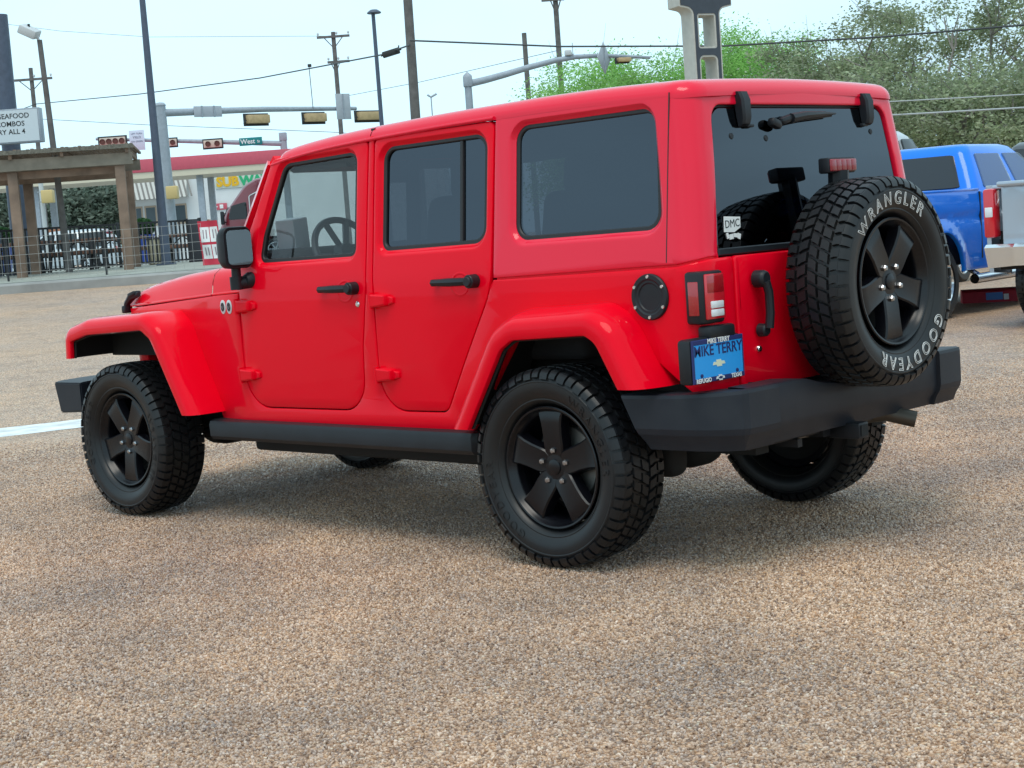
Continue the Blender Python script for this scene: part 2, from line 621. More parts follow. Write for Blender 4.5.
# worn white parking line beyond the car
bm = nb()
P0 = Vector((7.62, -1.0, 0)); dr = Vector((-.375, -.927, 0)).normalized(); nr = Vector((-dr.y, dr.x, 0))
prev = None
for k in range(-16, 12):
    row = []
    for wv in (-.30, .30):
        q = P0 + dr * k * .4 + nr * (wv + rng.uniform(-.02, .02))
        X, Z = XZ(q)
        q.z = land(X, Z) + .006
        row.append(bm.verts.new(q))
    if prev:
        bm.faces.new((prev[0], row[0], row[1], prev[1]))
    prev = row
bmesh.ops.recalc_face_normals(bm, faces=bm.faces[:])
tag(obj('parking_line', bm, mat('worn_white_paint', (.72, .74, .74), .7, noise=.30, nscale=5, bump=.25, bscale=120)), 'worn white line painted on the gravel left of the red car', None, None, 'structure')

# raised concrete patio with its kerb, road behind it
CONC = mat('patio_concrete', (.30, .31, .27), .85, noise=.2, nscale=1.2)
KERB = mat('kerb_concrete', (.30, .30, .29), .85, noise=.25, nscale=2)
def sheet(name, rows, M):
    bm = nb()
    prev = None
    for r_ in rows:
        row = [bm.verts.new(world(*q)) for q in r_]
        if prev:
            for k in range(len(row) - 1):
                bm.faces.new((prev[k], prev[k + 1], row[k + 1], row[k]))
        prev = row
    return obj(name, bm, M)
o = sheet('patio', [[(-40, 33.62, .985), (2.5, 32.50, .985)], [(-40, 38, 1.09), (2.5, 38, 1.09)], [(-40, 56, 1.10), (2.5, 56, 1.10)], [(-40, 56.1, .6), (2.5, 56.1, .6)]], CONC)
tag(o, None, None, None, 'structure')
bm = nb()
loft(bm, [[world(x, z0, .60), world(x, z0, .93), world(x, z0 + .03, .965), world(x, z0 + .16, .985), world(x, z0 + .16, .60)] for x, z0 in ((-40, 33.50), (-20, 32.97), (2.5, 32.38))])
tag(obj('kerb', bm, KERB), 'grey concrete kerb along the patio', None, None, 'structure')
ASPH = mat('road_concrete', (.46, .46, .45), .85, noise=.25, nscale=1.5)
o = sheet('road', [[(-90, 57, .86), (0, 57, .86)], [(-90, 68, .86), (0, 68, .86)]], ASPH)
tag(o, None, None, None, 'structure')
o = sheet('forecourt', [[(-90, 68.3, .90), (4, 68.3, .90)], [(-90, 110, .90), (4, 110, .90)]], mat('forecourt_concrete', (.42, .42, .41), .85, noise=.12, nscale=.6))
tag(o, None, None, None, 'structure')
# ------------------------------------------------------------------ the red off-road car (x forward, y left, rear axle at x=0)
CAR = thing('off_road_car', 'red boxy four-door off-road car with black wheels and a spare wheel on its back', 'car', (0, 0, .004))
ZS = [.30, .50, .80, 1.10, 1.16, 1.25, 1.50, 1.78]
YS_ = [.765, .776, .788, .786, .780, .768, .737, .702]
def ys(z):
    return float(np.interp(z, ZS, YS_))
def ysm(z):
    return (ys(z - .03) + 2 * ys(z) + ys(z + .03)) / 4
def taper(x):
    return max(0.0, x - 2.02) * 0.15
def side(sgn=1, d0=0.0):
    def f(x, dep, z):
        return Vector((x, sgn * (ysm(z) - taper(x) - dep - d0), z))
    return f
XR0, RC = -.685, .105
def shell(d0=0.0):
    """s runs round the back of the car: 0 in the middle, +s to the left side"""
    half = .775 - RC
    arc = RC * math.pi / 2
    def f(s, dep, z):
        dep += d0
        a = abs(s); sg = 1 if s >= 0 else -1
        if a <= half:
            x, y, nx, ny = XR0, a, -1, 0
            x += 0.012 * (a / half) ** 2
        elif a <= half + arc:
            t = (a - half) / RC
            x, y, nx, ny = XR0 + .012 + RC - RC * math.cos(t), half + RC * math.sin(t), -math.cos(t), math.sin(t)
        else:
            x, y, nx, ny = XR0 + .012 + RC + (a - half - arc), .775, 0, 1
        y = y * ysm(z) / .775
        lean = np.interp(z, [.5, 1.12, 1.16, 1.45, 1.75], [-.028, -.028, -.016, .004, .040])
        w = min(1, max(0, (-.35 - x) / .25))
        return Vector((x + lean * w - nx * dep, sg * (y - ny * dep), z))
    return f
S0 = .775 - RC + RC * math.pi / 2 - (XR0 + .012 + RC)      # s = x + S0 on the left side

GZ = [.62, .7, .78, .86, .94, 1.02, 1.10, 1.13, 1.16, 1.19, 1.22, 1.25, 1.32, 1.4, 1.48, 1.56, 1.64, 1.70]
door1 = fillet([(1.075, 1.722), (1.735, 1.690), (1.845, 1.475), (1.975, 1.238), (1.980, .566), (1.150, .570), (1.125, .85), (1.08, 1.10)],
               [.03, .03, 0, .05, .16, .17, .3, .3], 8)
door2 = fillet([(.318, 1.727), (1.030, 1.722), (1.030, .572), (.635, .576), (.325, 1.08)], [.03, .03, .15, .06, .3], 8)
win1 = fillet([(1.178, 1.662), (1.660, 1.650), (1.800, 1.345), (1.822, 1.244), (1.178, 1.248)], [.035, .06, .1, .02, .025], 6)
win2 = fillet([(.388, 1.668), (.975, 1.664), (.975, 1.262), (.388, 1.268)], [.05, .05, .025, .05], 6)
qwin = fillet([(-.480, 1.680), (.198, 1.678), (.192, 1.268), (-.500, 1.274)], [.05, .05, .05, .05], 6)
FF = fillet([(3.395, .70), (3.365, .960), (3.13, 1.008), (2.575, 1.030), (2.46, .96), (2.17, .46)], [0, .10, .3, .16, .16, 0], 8, closed=False)
RF = fillet([(.545, .46), (.24, .925), (.13, .990), (-.300, 1.008), (-.405, .95), (-.590, .62)], [0, .18, .18, .16, .20, 0], 8, closed=False)
WPROF = [(.026, 0), (.020, .001), (.012, .008), (.005, .017), (0, .020), (0, .034)]
b = 0.007
# body side: sill, pillar between the doors, cowl side and rear quarter, left and right in one shell
def body_outline(sg):
    d1 = offset(door1, -.0045 if area2(door1) > 0 else .0045)
    d2 = offset(door2, -.0045 if area2(door2) > 0 else .0045)
    def cut(pts, zmax):
        return [p for p in pts if p[1] < zmax]
    def rot_to(pts, key):
        i = min(range(len(pts)), key=lambda k: key(pts[k]))
        return pts[i:] + pts[:i]
    if area2(d1) > 0: d1 = d1[::-1]
    if area2(d2) > 0: d2 = d2[::-1]
    return d1, d2
d1o, d2o = body_outline(1)
def order_open(pts, zcut, start_high_x):
    q = [p for p in pts if p[1] < zcut]
    # rotate so that the run is contiguous (the biggest jump becomes the ends)
    j = max(range(len(q)), key=lambda k: (Vector(q[k]) - Vector(q[k - 1])).length)
    q = q[j:] + q[:j]
    if (q[0][0] > q[-1][0]) != start_high_x:
        q = q[::-1]
    return q
run2 = order_open(d2o, 1.10, False)          # from the rear edge down, along the bottom, up the front edge
run1 = order_open(d1o, 1.233, False)
run1 = [p for p in run1 if not (p[0] > 1.9 and p[1] > 1.2)]
arch_r = offset(RF, .06, closed=False)
arch_r = [p for p in arch_r]
arch_f = offset(FF, .05, closed=False)
body_poly = ([(S0 * 0 + -.90, 0)])
fr = [p for p in arch_f if p[0] < 3.2 or p[1] > .9]
outline = []
outline += [(3.16, 1.035)]
outline += [p for p in fr if p[0] < 3.18]
outline = [p for p in outline if p[1] > .495] + [(2.24, .495), (.50, .495)]
outline += [p for p in arch_r if p[0] < .49 and p[1] > .665]
body = nb()
sh = shell()
def body_map(a, dep, z):
    p = sh(a, dep, z)
    p.y -= (1 if a >= 0 else -1) * taper(p.x)
    return p
for sg in (1, -1):
    poly = [(x + S0, z) for x, z in outline]
    poly += [(.78, .66), (.578, .66), (.578, 1.145), (.70, 1.143), (-.577 + S0, 1.124)]
    poly += [(x + S0, z) for x, z in [(.312, 1.106)] + run2 + [(1.037, 1.735), (1.068, 1.735)] + run1 + [(1.987, 1.095), (2.20, 1.088)]]
    panel(body, [(sg * a, z) for a, z in poly], (), EDGE, EDGE, body_map, gx=[sg * v for v in list(np.arange(.62, .92, .015)) + [2.02 + S0, 2.3 + S0, 2.6 + S0, 2.9 + S0]], gz=GZ)
obj('body', body, RED, CAR)
for sg in (1, -1):      # red flange behind the joint between tub and hard top
    bm = nb()
    panel(bm, [(sg * .64, 1.12), (sg * .64, 1.17), (sg * (.30 + S0), 1.135), (sg * (.30 + S0), 1.085)], (), [(0, 0), (0, .006)], (), shell(.010), gx=[sg * v for v in np.arange(.66, .92, .02)])
    obj('top_flange', bm, RED, CAR)

# inner shell so that gaps and wheel wells read dark
inn = nb()
def ibox(x0, x1, y0, y1, z0, z1):
    box(inn, ((x0 + x1) / 2, (y0 + y1) / 2, (z0 + z1) / 2), (x1 - x0, y1 - y0, z1 - z0))
for sg in (1, -1):
    for (x0, x1, z0, z1) in ((.52, 2.18, .50, 1.09), (-.56, .52, .99, 1.10)):
        ibox(x0, x1, sg * .735 - .012, sg * .735 + .012, z0, z1)
ibox(-.60, .60, -.48, .48, .62, .70)
ibox(-.60, .52, .478, .50, .50, 1.06)
ibox(-.60, .52, -.50, -.478, .50, 1.06)
ibox(.50, .52, .50, .72, .50, 1.05)
ibox(.50, .52, -.72, -.50, .50, 1.05)
ibox(-.60, .52, .50, .735, 1.00, 1.02)
ibox(-.60, .52, -.735, -.50, 1.00, 1.02)
ibox(-.62, -.60, -.75, .75, .60, 1.09)
ibox(.52, 2.2, -.72, .72, .50, .56)
ibox(2.18, 2.20, -.74, .74, .46, 1.08)
ibox(2.20, 3.34, .44, .47, .52, .985)
ibox(2.20, 3.34, -.47, -.44, .52, .985)
ibox(2.2, 3.34, .45, .70, .962, .982)
ibox(2.2, 3.34, -.70, -.45, .962, .982)
ibox(2.40, 3.36, .60, .62, .79, .975)
ibox(2.40, 3.36, -.62, -.60, .79, .975)
ibox(2.16, 2.19, .45, .74, .50, .97)
ibox(2.16, 2.19, -.74, -.45, .50, .97)
obj('inner_body', inn, DARK, CAR)

# ---- doors
def make_door(name, out, win, sg, has_key):
    bm = nb()
    frame_hole = offset(win, -.016 if area2(win) > 0 else .016)
    panel(bm, out, [frame_hole], EDGE, WPROF, side(sg), gx=(), gz=GZ, flip=(sg < 0))
    d = obj(name, bm, RED, CAR)
    bm = nb()      # rubber round the glass
    outer = offset(win, -.017 if area2(win) > 0 else .017)
    panel(bm, outer, [win], [(0, 0), (0, .012)], [(.004, 0), (0, .004), (0, .02)], side(sg, .020), gz=GZ, flip=(sg < 0))
    obj('window_seal', bm, SEAL, d)
    return d
def hinge(d, x, z, sg):
    bm = nb()
    f = side(sg)
    pts = [(x - .045, z + .025), (x + .055, z + .032), (x + .055, z - .032), (x - .045, z - .022)]
    panel(bm, fillet(pts, .008, 3), (), [(.010, -.030), (.004, -.026), (0, -.014), (0, .004)], (), f, flip=(sg < 0))
    pts = [(x - .075, z + .012), (x - .04, z + .02), (x - .04, z - .02), (x - .075, z - .012)]
    panel(bm, fillet(pts, .004, 3), (), [(.005, -.012), (0, -.008), (0, .004)], (), f, flip=(sg < 0))
    tube(bm, [f(x + .057, -.016, z - .036), f(x + .057, -.016, z + .036)], .012, 10)
    obj('hinge', bm, RED, d)
def handle(d, x0, x1, z, sg, parent_name='handle'):
    f = side(sg)
    bm = nb()
    # paddle bar and the round lock button at its rear end
    rings = []
    for t in np.linspace(0, 1, 9):
        x = x1 + (x0 - x1) * t
        h = .017 * (1 - .35 * abs(t - .5) ** 2 * 4 * (1 if t < .5 else .2))
        yb = ysm(z) + .030 + .012 * math.sin(math.pi * t)
        rings.append([(x, sg * (yb - .012), z - h), (x, sg * yb, z - h * .8), (x, sg * (yb + .006), z), (x, sg * yb, z + h * .8), (x, sg * (yb - .012), z + h)])
    loft(bm, rings)
    vs = lathe(bm, [(0, .052), (.017, .052), (.020, .049), (.021, .044), (.024, .044), (.027, .040), (.028, .0)], 24,
               Mx=Matrix.Translation((x0 + .012, sg * ysm(z), z)) @ (Matrix.Rotation(math.pi, 4, 'Z') if sg < 0 else Matrix()))
    box(bm, (x1 - .012, sg * (ysm(z) + .014), z), (.03, .036, .028), bevel=.006)
    obj(parent_name, bm, BLACKP, d)
def scoop(d, x, z, sg):
    """round pressed hollow rim behind the handle"""
    bm = nb()
    f = side(sg)
    c = [(x + .055 * math.cos(t), z + .05 * math.sin(t)) for t in np.linspace(0, 2 * math.pi, 28, endpoint=False)]
    c2 = [(x + .043 * math.cos(t), z + .038 * math.sin(t)) for t in np.linspace(0, 2 * math.pi, 28, endpoint=False)]
    panel(bm, c, [c2], [(.006, -.0025), (0, 0)], [(.006, -.0025), (0, 0)], f, flip=(sg < 0))
    obj('handle_recess', bm, RED, d)
for sg in (1, -1):
    d = make_door('door', door1, win1, sg, True)
    bm = nb()
    panel(bm, offset(win1, -.004 if area2(win1) > 0 else .004), (), [(0, 0), (0, .004)], (), side(sg, .032), gz=GZ, flip=(sg < 0))
    obj('window_glass', bm, CLEAR, d)
    hinge(d, 1.925, 1.035, sg); hinge(d, 1.935, .715, sg)
    handle(d, 1.135, 1.365, 1.097, sg)
    scoop(d, 1.215, 1.085, sg)
    bm = nb()
    lathe(bm, [(0, .007), (.008, .007), (.013, .003), (.013, -.002)], 16, Mx=Matrix.Translation((1.135, sg * ysm(1.03), 1.028)) @ (Matrix.Rotation(math.pi, 4, 'Z') if sg < 0 else Matrix()))
    obj('key_lock', bm, CHROME, d)
    d = make_door('door', door2, win2, sg, False)
    bm = nb()
    panel(bm, offset(win2, -.004 if area2(win2) > 0 else .004), (), [(0, 0), (0, .004)], (), side(sg, .032), gz=GZ, flip=(sg < 0))
    obj('window_glass', bm, TINT, d)
    bm = nb()
    panel(bm, [(.507, 1.262), (.525, 1.262), (.533, 1.668), (.515, 1.668)], (), [(.002, 0), (0, .004), (0, .012)], (), side(sg, .022), gz=GZ, flip=(sg < 0))
    obj('window_divider', bm, SEAL, d)
    hinge(d, .975, 1.04, sg); hinge(d, .975, .725, sg)
    handle(d, .40, .64, 1.105, sg)
    scoop(d, .50, 1.095, sg)

# ---- hard top: one shell round the back with three openings
ht = nb()
top_s = .312 + S0
def zb(a):      # lower edge of the shell
    return float(np.interp(a, [0, .60, .61, .70, -.577 + S0, top_s], [1.168, 1.168, 1.150, 1.150, 1.131, 1.112]))
up_edge = 1.756
rg_out = fillet([(-.600, 1.692), (.600, 1.692), (.622, 1.160), (-.622, 1.160)], [.055, .055, 0, 0], 6)
outl = [(top_s, zb(top_s)), (top_s, up_edge), (.78, up_edge - .012), (.5, up_edge), (-.5, up_edge), (-.78, up_edge - .012), (-top_s, up_edge), (-top_s, zb(top_s)), (-(-.577 + S0), zb(-.577 + S0)), (-.70, 1.150), (-.660, 1.150)]
rg = [(-.622, 1.150), (-.600, 1.692), (.600, 1.692), (.622, 1.150)]
rgf = fillet([(-.648, 1.150), (-.627, 1.690), (.627, 1.690), (.648, 1.150)], [0, .06, .06, 0], 6, closed=False)
outl = outl[:-1] + rgf + [(.70, 1.150), (-.577 + S0, zb(-.577 + S0))]
ql = [(x + S0, z) for x, z in offset(qwin, -.016 if area2(qwin) > 0 else .016)]
qr = [(-s, z) for s, z in ql]
gxs = sorted(list(np.arange(.30, .90, .02)) + [.0, .15] + [-v for v in np.arange(.30, .90, .02)] + [-.15])
panel(ht, outl, [ql, qr], EDGE, WPROF, sh, gx=gxs, gz=GZ)
HT = obj('hard_top', ht, REDT, CAR)
for sg in (1, -1):
    bm = nb()
    panel(bm, offset(qwin, -.017 if area2(qwin) > 0 else .017), [qwin], [(0, 0), (0, .012)], [(.004, 0), (0, .004), (0, .02)], side(sg, .022), gz=GZ, flip=(sg < 0))
    obj('window_seal', bm, SEAL, HT)
    bm = nb()
    panel(bm, offset(qwin, -.005 if area2(qwin) > 0 else .005), (), [(0, 0), (0, .004)], (), side(sg, .030), gz=GZ, flip=(sg < 0))
    obj('window_glass', bm, TINT, HT)
    # thin vertical and horizontal joint lines of the top
    bm = nb()
    panel(bm, [(-.560, 1.14), (-.556, 1.14), (-.556, 1.74), (-.560, 1.74)], (), [(0, -.0008), (0, .003)], (), side(sg, 0), gz=GZ, flip=(sg < 0))
    obj('seam', bm, SEAL, HT)
# roof: rounded sheet following the plan of the shell, in two pieces with a groove between them
def zt(x):
    return float(np.interp(x, [-.66, -.50, -.2, .1, .64, 1.06, 1.35, 1.60, 1.70, 1.78], [1.779, 1.785, 1.795, 1.797, 1.791, 1.779, 1.766, 1.746, 1.733, 1.714]))
def ztm(x):
    return (zt(x - .06) + zt(x) + zt(x + .06)) / 3
RPROF = [(.095, 0), (.055, .003), (.032, .010), (.018, .020), (.007, .034), (.001, .048), (0, .056), (0, .066)]
def roof_map(x, d, y):
    return Vector((x, y, ztm(x) + .016 * (1 - (y / .7) ** 2) - d))
def roof_piece(name, lo, hi):
    bm = nb()
    panel(bm, fillet([(1.775, .698), (1.775, -.698), (.9, -.709), (-.647, -.709), (-.647, .709), (.9, .709)], [.10, .10, 0, .11, .11, 0], 7), (), RPROF, (), roof_map, gx=np.arange(-.6, 1.8, .08), gz=np.arange(-.6, .61, .1), flip=True)
    for x_, n_ in ((hi, 1), (lo, -1)):
        bmesh.ops.bisect_plane(bm, geom=bm.verts[:] + bm.edges[:] + bm.faces[:], dist=1e-5, plane_co=(x_, 0, 0), plane_no=(n_, 0, 0), clear_outer=True)
    obj(name, bm, REDT, HT, angle=40)
    bm = nb()
    for a_, b_ in ((max(lo, -.60), min(hi, 1.3)), (1.3, min(hi, 1.68))):
        if b_ > a_: box(bm, ((a_ + b_) / 2, 0, ztm(b_) - .10), (b_ - a_ - .02, 1.28, .02))
    obj('headliner', bm, CLOTH, HT)
roof_piece('roof', -2, 1.0585)
roof_piece('roof_panel', 1.0635, 3)
for sg in (1, -1):
    bm = nb()
    tube(bm, [(x, sg * (.712), ztm(x) - .058) for x in np.linspace(1.745, .315, 14)], .0075, 8)
    obj('drip_rail', bm, REDT, HT)
bm = nb()
box(bm, (1.061, 0, 1.742), (.02, 1.38, .05))
obj('roof_joint', bm, SEAL, HT)

# ---- rear window, hinges, wiper, high brake lamp
shg = shell(.012)
bm = nb()
glass_poly = fillet([(-.634, 1.172), (-.616, 1.680), (.616, 1.680), (.634, 1.172)], [.02, .055, .055, .02], 6)
panel(bm, glass_poly, (), [(.003, 0), (0, .003), (0, .005)], (), shg, gx=np.arange(-.6, .61, .1), gz=[1.3, 1.4, 1.5, 1.6])
RW = obj('rear_window', bm, TINTR, CAR)
bm = nb()
panel(bm, [(-.637, 1.150), (-.637, 1.176), (.637, 1.176), (.637, 1.150)], (), [(.004, -.006), (0, -.002), (0, .02)], (), shg, gx=np.arange(-.6, .61, .1))
obj('lower_seal', bm, BLACKP, RW)
bm = nb()   # dark gap round the glass
panel(bm, fillet([(-.652, 1.160), (-.632, 1.697), (.632, 1.697), (.652, 1.160)], [0, .06, .06, 0], 6), [offset(glass_poly, -.002 if area2(glass_poly) > 0 else .002)], [(0, 0), (0, .004)], [(0, 0), (0, .004)], shell(.020), gx=np.arange(-.6, .61, .1))
obj('window_seal', bm, SEAL, RW)
for y in (.405, -.430):
    bm = nb()
    f = shell(0)
    rr = []
    for z, d, w in ((1.738, .004, .026), (1.736, .022, .027), (1.705, .032, .027), (1.64, .026, .025), (1.618, .018, .023), (1.610, .004, .022)):
        c = f(y, -d, z); c0 = f(y, .010, z)
        rr.append([(c0.x, y + w, z), (c.x + .008, y + w, z), (c.x, y + w - .008, z), (c.x, y - w + .008, z), (c.x + .008, y - w, z), (c0.x, y - w, z)])
    loft(bm, rr)
    box(bm, f(y - .010, .004, 1.612), (.02, .040, .012), bevel=.004)
    obj('glass_hinge', bm, BLACKP, RW)
bm = nb()
f = shell(0)
box(bm, f(.245, -.010, 1.618), (.036, .06, .034), rot=Matrix.Rotation(R(18), 4, 'X'), bevel=.012)
box(bm, f(.165, -.016, 1.634), (.034, .10, .030), rot=Matrix.Rotation(R(-12), 4, 'X'), bevel=.014)
tube(bm, [f(.15, -.024, 1.636), f(.05, -.026, 1.646), f(-.08, -.024, 1.652), f(-.195, -.016, 1.655)], .012, 8, radii=[.019, .017, .011, .003])
tube(bm, [f(.06, -.008, 1.632), f(-.07, -.008, 1.641), f(-.17, -.008, 1.648)], .006, 6)
obj('wiper', bm, BLACKP, RW)
for (y, z) in ((.505, 1.575), (.285, 1.565), (-.497, 1.585)):
    bm = nb()
    c = f(y, 0, z)
    lathe(bm, [(0, -.008), (.009, -.008), (.012, -.011), (.012, -.014)], 18, Mx=Matrix.Translation(c) @ Matrix.Rotation(R(90), 4, 'Z'))
    obj('glass_bolt', bm, BLACKP, RW)
bm = nb()
box(bm, (-.700, .445 + .115, 1.222), (.0016, .098, .056), rot=Matrix.Rotation(R(3), 4, 'X'))
st = obj('sticker', bm, WHITE, RW)
st.location = f(.545, .0105, 1.258) - Vector((-.700, .56, 1.222))
bm = text_bm('DMC', .040, frame((-.7012, .56, 1.224), (0, -1, .05), (0, .05, 1)), .0004)
o = obj('sticker_print', bm, BLACKP, st)
bm = nb()
c = (-.700, .56, 1.185)
for k, (dy, w, h) in enumerate(((.034, .012, .020), (.012, .024, .018), (-.014, .020, .014), (-.034, .018, .020))):
    box(bm, (-.7025, .56 + dy, 1.182 - .004 * (k % 2)), (.0030, w, h), rot=Matrix.Rotation(R(12 * (k - 1.5)), 4, 'X'), bevel=.0)
obj('sticker_print', bm, WHITE, st)

# ---- tailgate
tg = nb()
sht = shell(0.0)
panel(tg, fillet([(-.570, .66), (-.570, 1.146), (.570, 1.146), (.570, .66)], [.03, .02, .02, .03], 4), (), EDGE, EDGE, sht, gx=np.arange(-.55, .56, .1), gz=[.8, .95])
TG = obj('tailgate', tg, RED, CAR)
bm = nb()   # grab handle with round lock
hx = -.728
lathe(bm, [(0, .048), (.022, .048), (.028, .043), (.031, .034), (.032, 0)], 24, Mx=Matrix.Translation((hx + .012, .468, 1.055)) @ Matrix.Rotation(R(90), 4, 'Z'))
lathe(bm, [(0, .034), (.018, .034), (.023, .028), (.025, 0)], 20, Mx=Matrix.Translation((hx + .012, .462, .868)) @ Matrix.Rotation(R(90), 4, 'Z'))
tube(bm, [(hx - .030, .468, 1.045), (hx - .034, .458, 1.005), (hx - .034, .457, .93), (hx - .030, .462, .875)], .017, 10)
obj('handle', bm, BLACKP, TG)
bm = nb()
lathe(bm, [(0, .008), (.010, .008), (.013, .003), (.013, -.004)], 16, Mx=Matrix.Translation((hx + .018, .468, .800)) @ Matrix.Rotation(R(90), 4, 'Z'))
obj('key_lock', bm, CHROME, TG)
bm = nb()   # spare wheel carrier with the mast of the brake lamp
box(bm, (-.76, .0, 1.01), (.12, .30, .34), bevel=.02)
box(bm, (-.735, -.40, 1.06), (.03, .32, .05), bevel=.008)
box(bm, (-.735, -.40, .86), (.03, .32, .05), bevel=.008)
tube(bm, [(-.77, .005, 1.15), (-.785, .005, 1.30), (-.79, .005, 1.43)], .03, 8, radii=[.05, .040, .040])
obj('spare_carrier', bm, BLACKP, TG)
bm = nb()
box(bm, (-.785, .005, 1.449), (.050, .185, .058), bevel=.008)
BL = obj('brake_lamp', bm, BLACKP, TG)
bm = nb()
box(bm, (-.810, .005, 1.449), (.012, .172, .046), bevel=.004)
for k in range(5):
    box(bm, (-.816, .073 - .034 * k, 1.449), (.004, .030, .040), bevel=.0015)
obj('lens', bm, mat('brake_lens', (.30, .02, .03), .25, coat=.6), BL)

# ---- tail lamps
for sg in (1, -1):
    bm = nb()
    box(bm, (-.676, sg * .727, 1.010), (.076, .132, .186), bevel=.012)
    L = obj('tail_lamp', bm, BLACKP, CAR)
    bm = nb()
    box(bm, (-.716, sg * .722, 1.012), (.012, .108, .160), bevel=.005)
    obj('lens', bm, LENSR, L)
    bm = nb()
    box(bm, (-.719, sg * .722, 1.056), (.010, .096, .062), bevel=.004)
    obj('lens', bm, LENSD, L)
    bm = nb()
    box(bm, (-.722, sg * .718, .954), (.010, .072, .026), bevel=.004)
    box(bm, (-.722, sg * .718, .983), (.010, .072, .026), bevel=.004)
    obj('reverse_lens', bm, LENSW, L)
    bm = nb()
    box(bm, (-.678, sg * .794, 1.008), (.044, .006, .120), bevel=.003)
    obj('side_reflector', bm, LENSD, L)

# ---- number plate with its bracket
bm = nb()
box(bm, (-.690, .735, .792), (.060, .300, .160), bevel=.014)
vs = box(bm, (-.700, .700, .885), (.060, .150, .050), bevel=.012)
PL = obj('number_plate', bm, BLACKP, CAR)
def plate_frame_ring(x, y0, y1, z0, z1, w0, w1, bw):
    bm = nb()
    def o(y, z): return (y, z)
    panel(bm, [(y0, z0), (y1, z0), (y1, z1), (y0, z1)], [[(y0 + w0, z0 + w1), (y1 - w0, z0 + w1), (y1 - w0, z1 - bw), (y0 + w0, z1 - bw)]],
          [(.002, 0), (0, .003), (0, .008)], [(.002, 0), (0, .003)], lambda a, d, c: Vector((x + d, a, c)), flip=True)
    return bm
obj('plate_frame', plate_frame_ring(-.730, .588, .882, .716, .868, .008, .018, .018), NAVY, PL)
bm = nb()
box(bm, (-.7265, .735, .792), (.003, .284, .130))
obj('plate_sheet', bm, BLUEP, PL)
fx = lambda y, z: frame((-.7285, y, z), (0, -1, 0), (0, 0, 1))
obj('lettering', text_bm('MIKE TERRY', .052, fx(.735, .826), .0006, offs=.0008), NAVY, PL)
fx2 = lambda y, z: frame((-.7315, y, z), (0, -1, 0), (0, 0, 1))
for s_, q_, y_, z_ in (('MIKE TERRY', .024, .735, .8585), ('REFUGIO', .021, .830, .7245), ('TEXAS', .021, .640, .7245)):
    obj('lettering', text_bm(s_, q_, fx2(y_, z_), .0004, offs=.0006), WHITE, PL)
def bowtie(y, z, w, h, x, M, hole=False, sc=1):
    pts = [(-w * .5, -h * .22), (-w * .22, -h * .22), (-w * .16, -h * .5), (w * .24, -h * .5), (w * .20, -h * .22), (w * .5, -h * .22), (w * .42, h * .22), (w * .2, h * .22), (w * .16, h * .5), (-w * .24, h * .5), (-w * .2, h * .22), (-w * .42, h * .22)]
    bm = nb()
    fc = [bm.verts.new((x, y - a, z + c)) for a, c in pts]
    f0 = bm.faces.new(fc)
    r = bmesh.ops.extrude_face_region(bm, geom=[f0])
    for v in r['geom']:
        if isinstance(v, bmesh.types.BMVert): v.co.x -= .0012
    bmesh.ops.recalc_face_normals(bm, faces=bm.faces[:])
    return obj('emblem', bm, M, PL)
bowtie(.735, .778, .072, .024, -.728, mat('emblem_cream', (.72, .74, .55), .4))
bowtie(.735, .727, .050, .020, -.731, WHITE)
bowtie(.735, .727, .026, .009, -.7325, NAVY)
for (y, z) in ((.838, .742), (.632, .742)):
    bm = nb()
    lathe(bm, [(0, .004), (.006, .004), (.007, 0)], 10, Mx=Matrix.Translation((-.728, y, z)) @ Matrix.Rotation(R(90), 4, 'Z'))
    obj('plate_bolt', bm, NAVY, PL)

# ---- fuel cap
bm = nb()
lathe(bm, [(0, .004), (.048, .004), (.052, .008), (.060, .008), (.066, .012), (.080, .012), (.084, .006), (.084, -.006)], 40, Mx=Matrix.Translation((-.480, ysm(1.02), 1.02)))
FC = obj('fuel_cap', bm, BLACKP, CAR)
for k in range(6):
    t = R(30 + 60 * k)
    bm = nb()
    lathe(bm, [(0, .016), (.0055, .016), (.007, .012)], 10, Mx=Matrix.Translation((-.480 + .073 * math.cos(t), ysm(1.02), 1.02 + .073 * math.sin(t))))
    obj('cap_screw', bm, CHROME, FC)

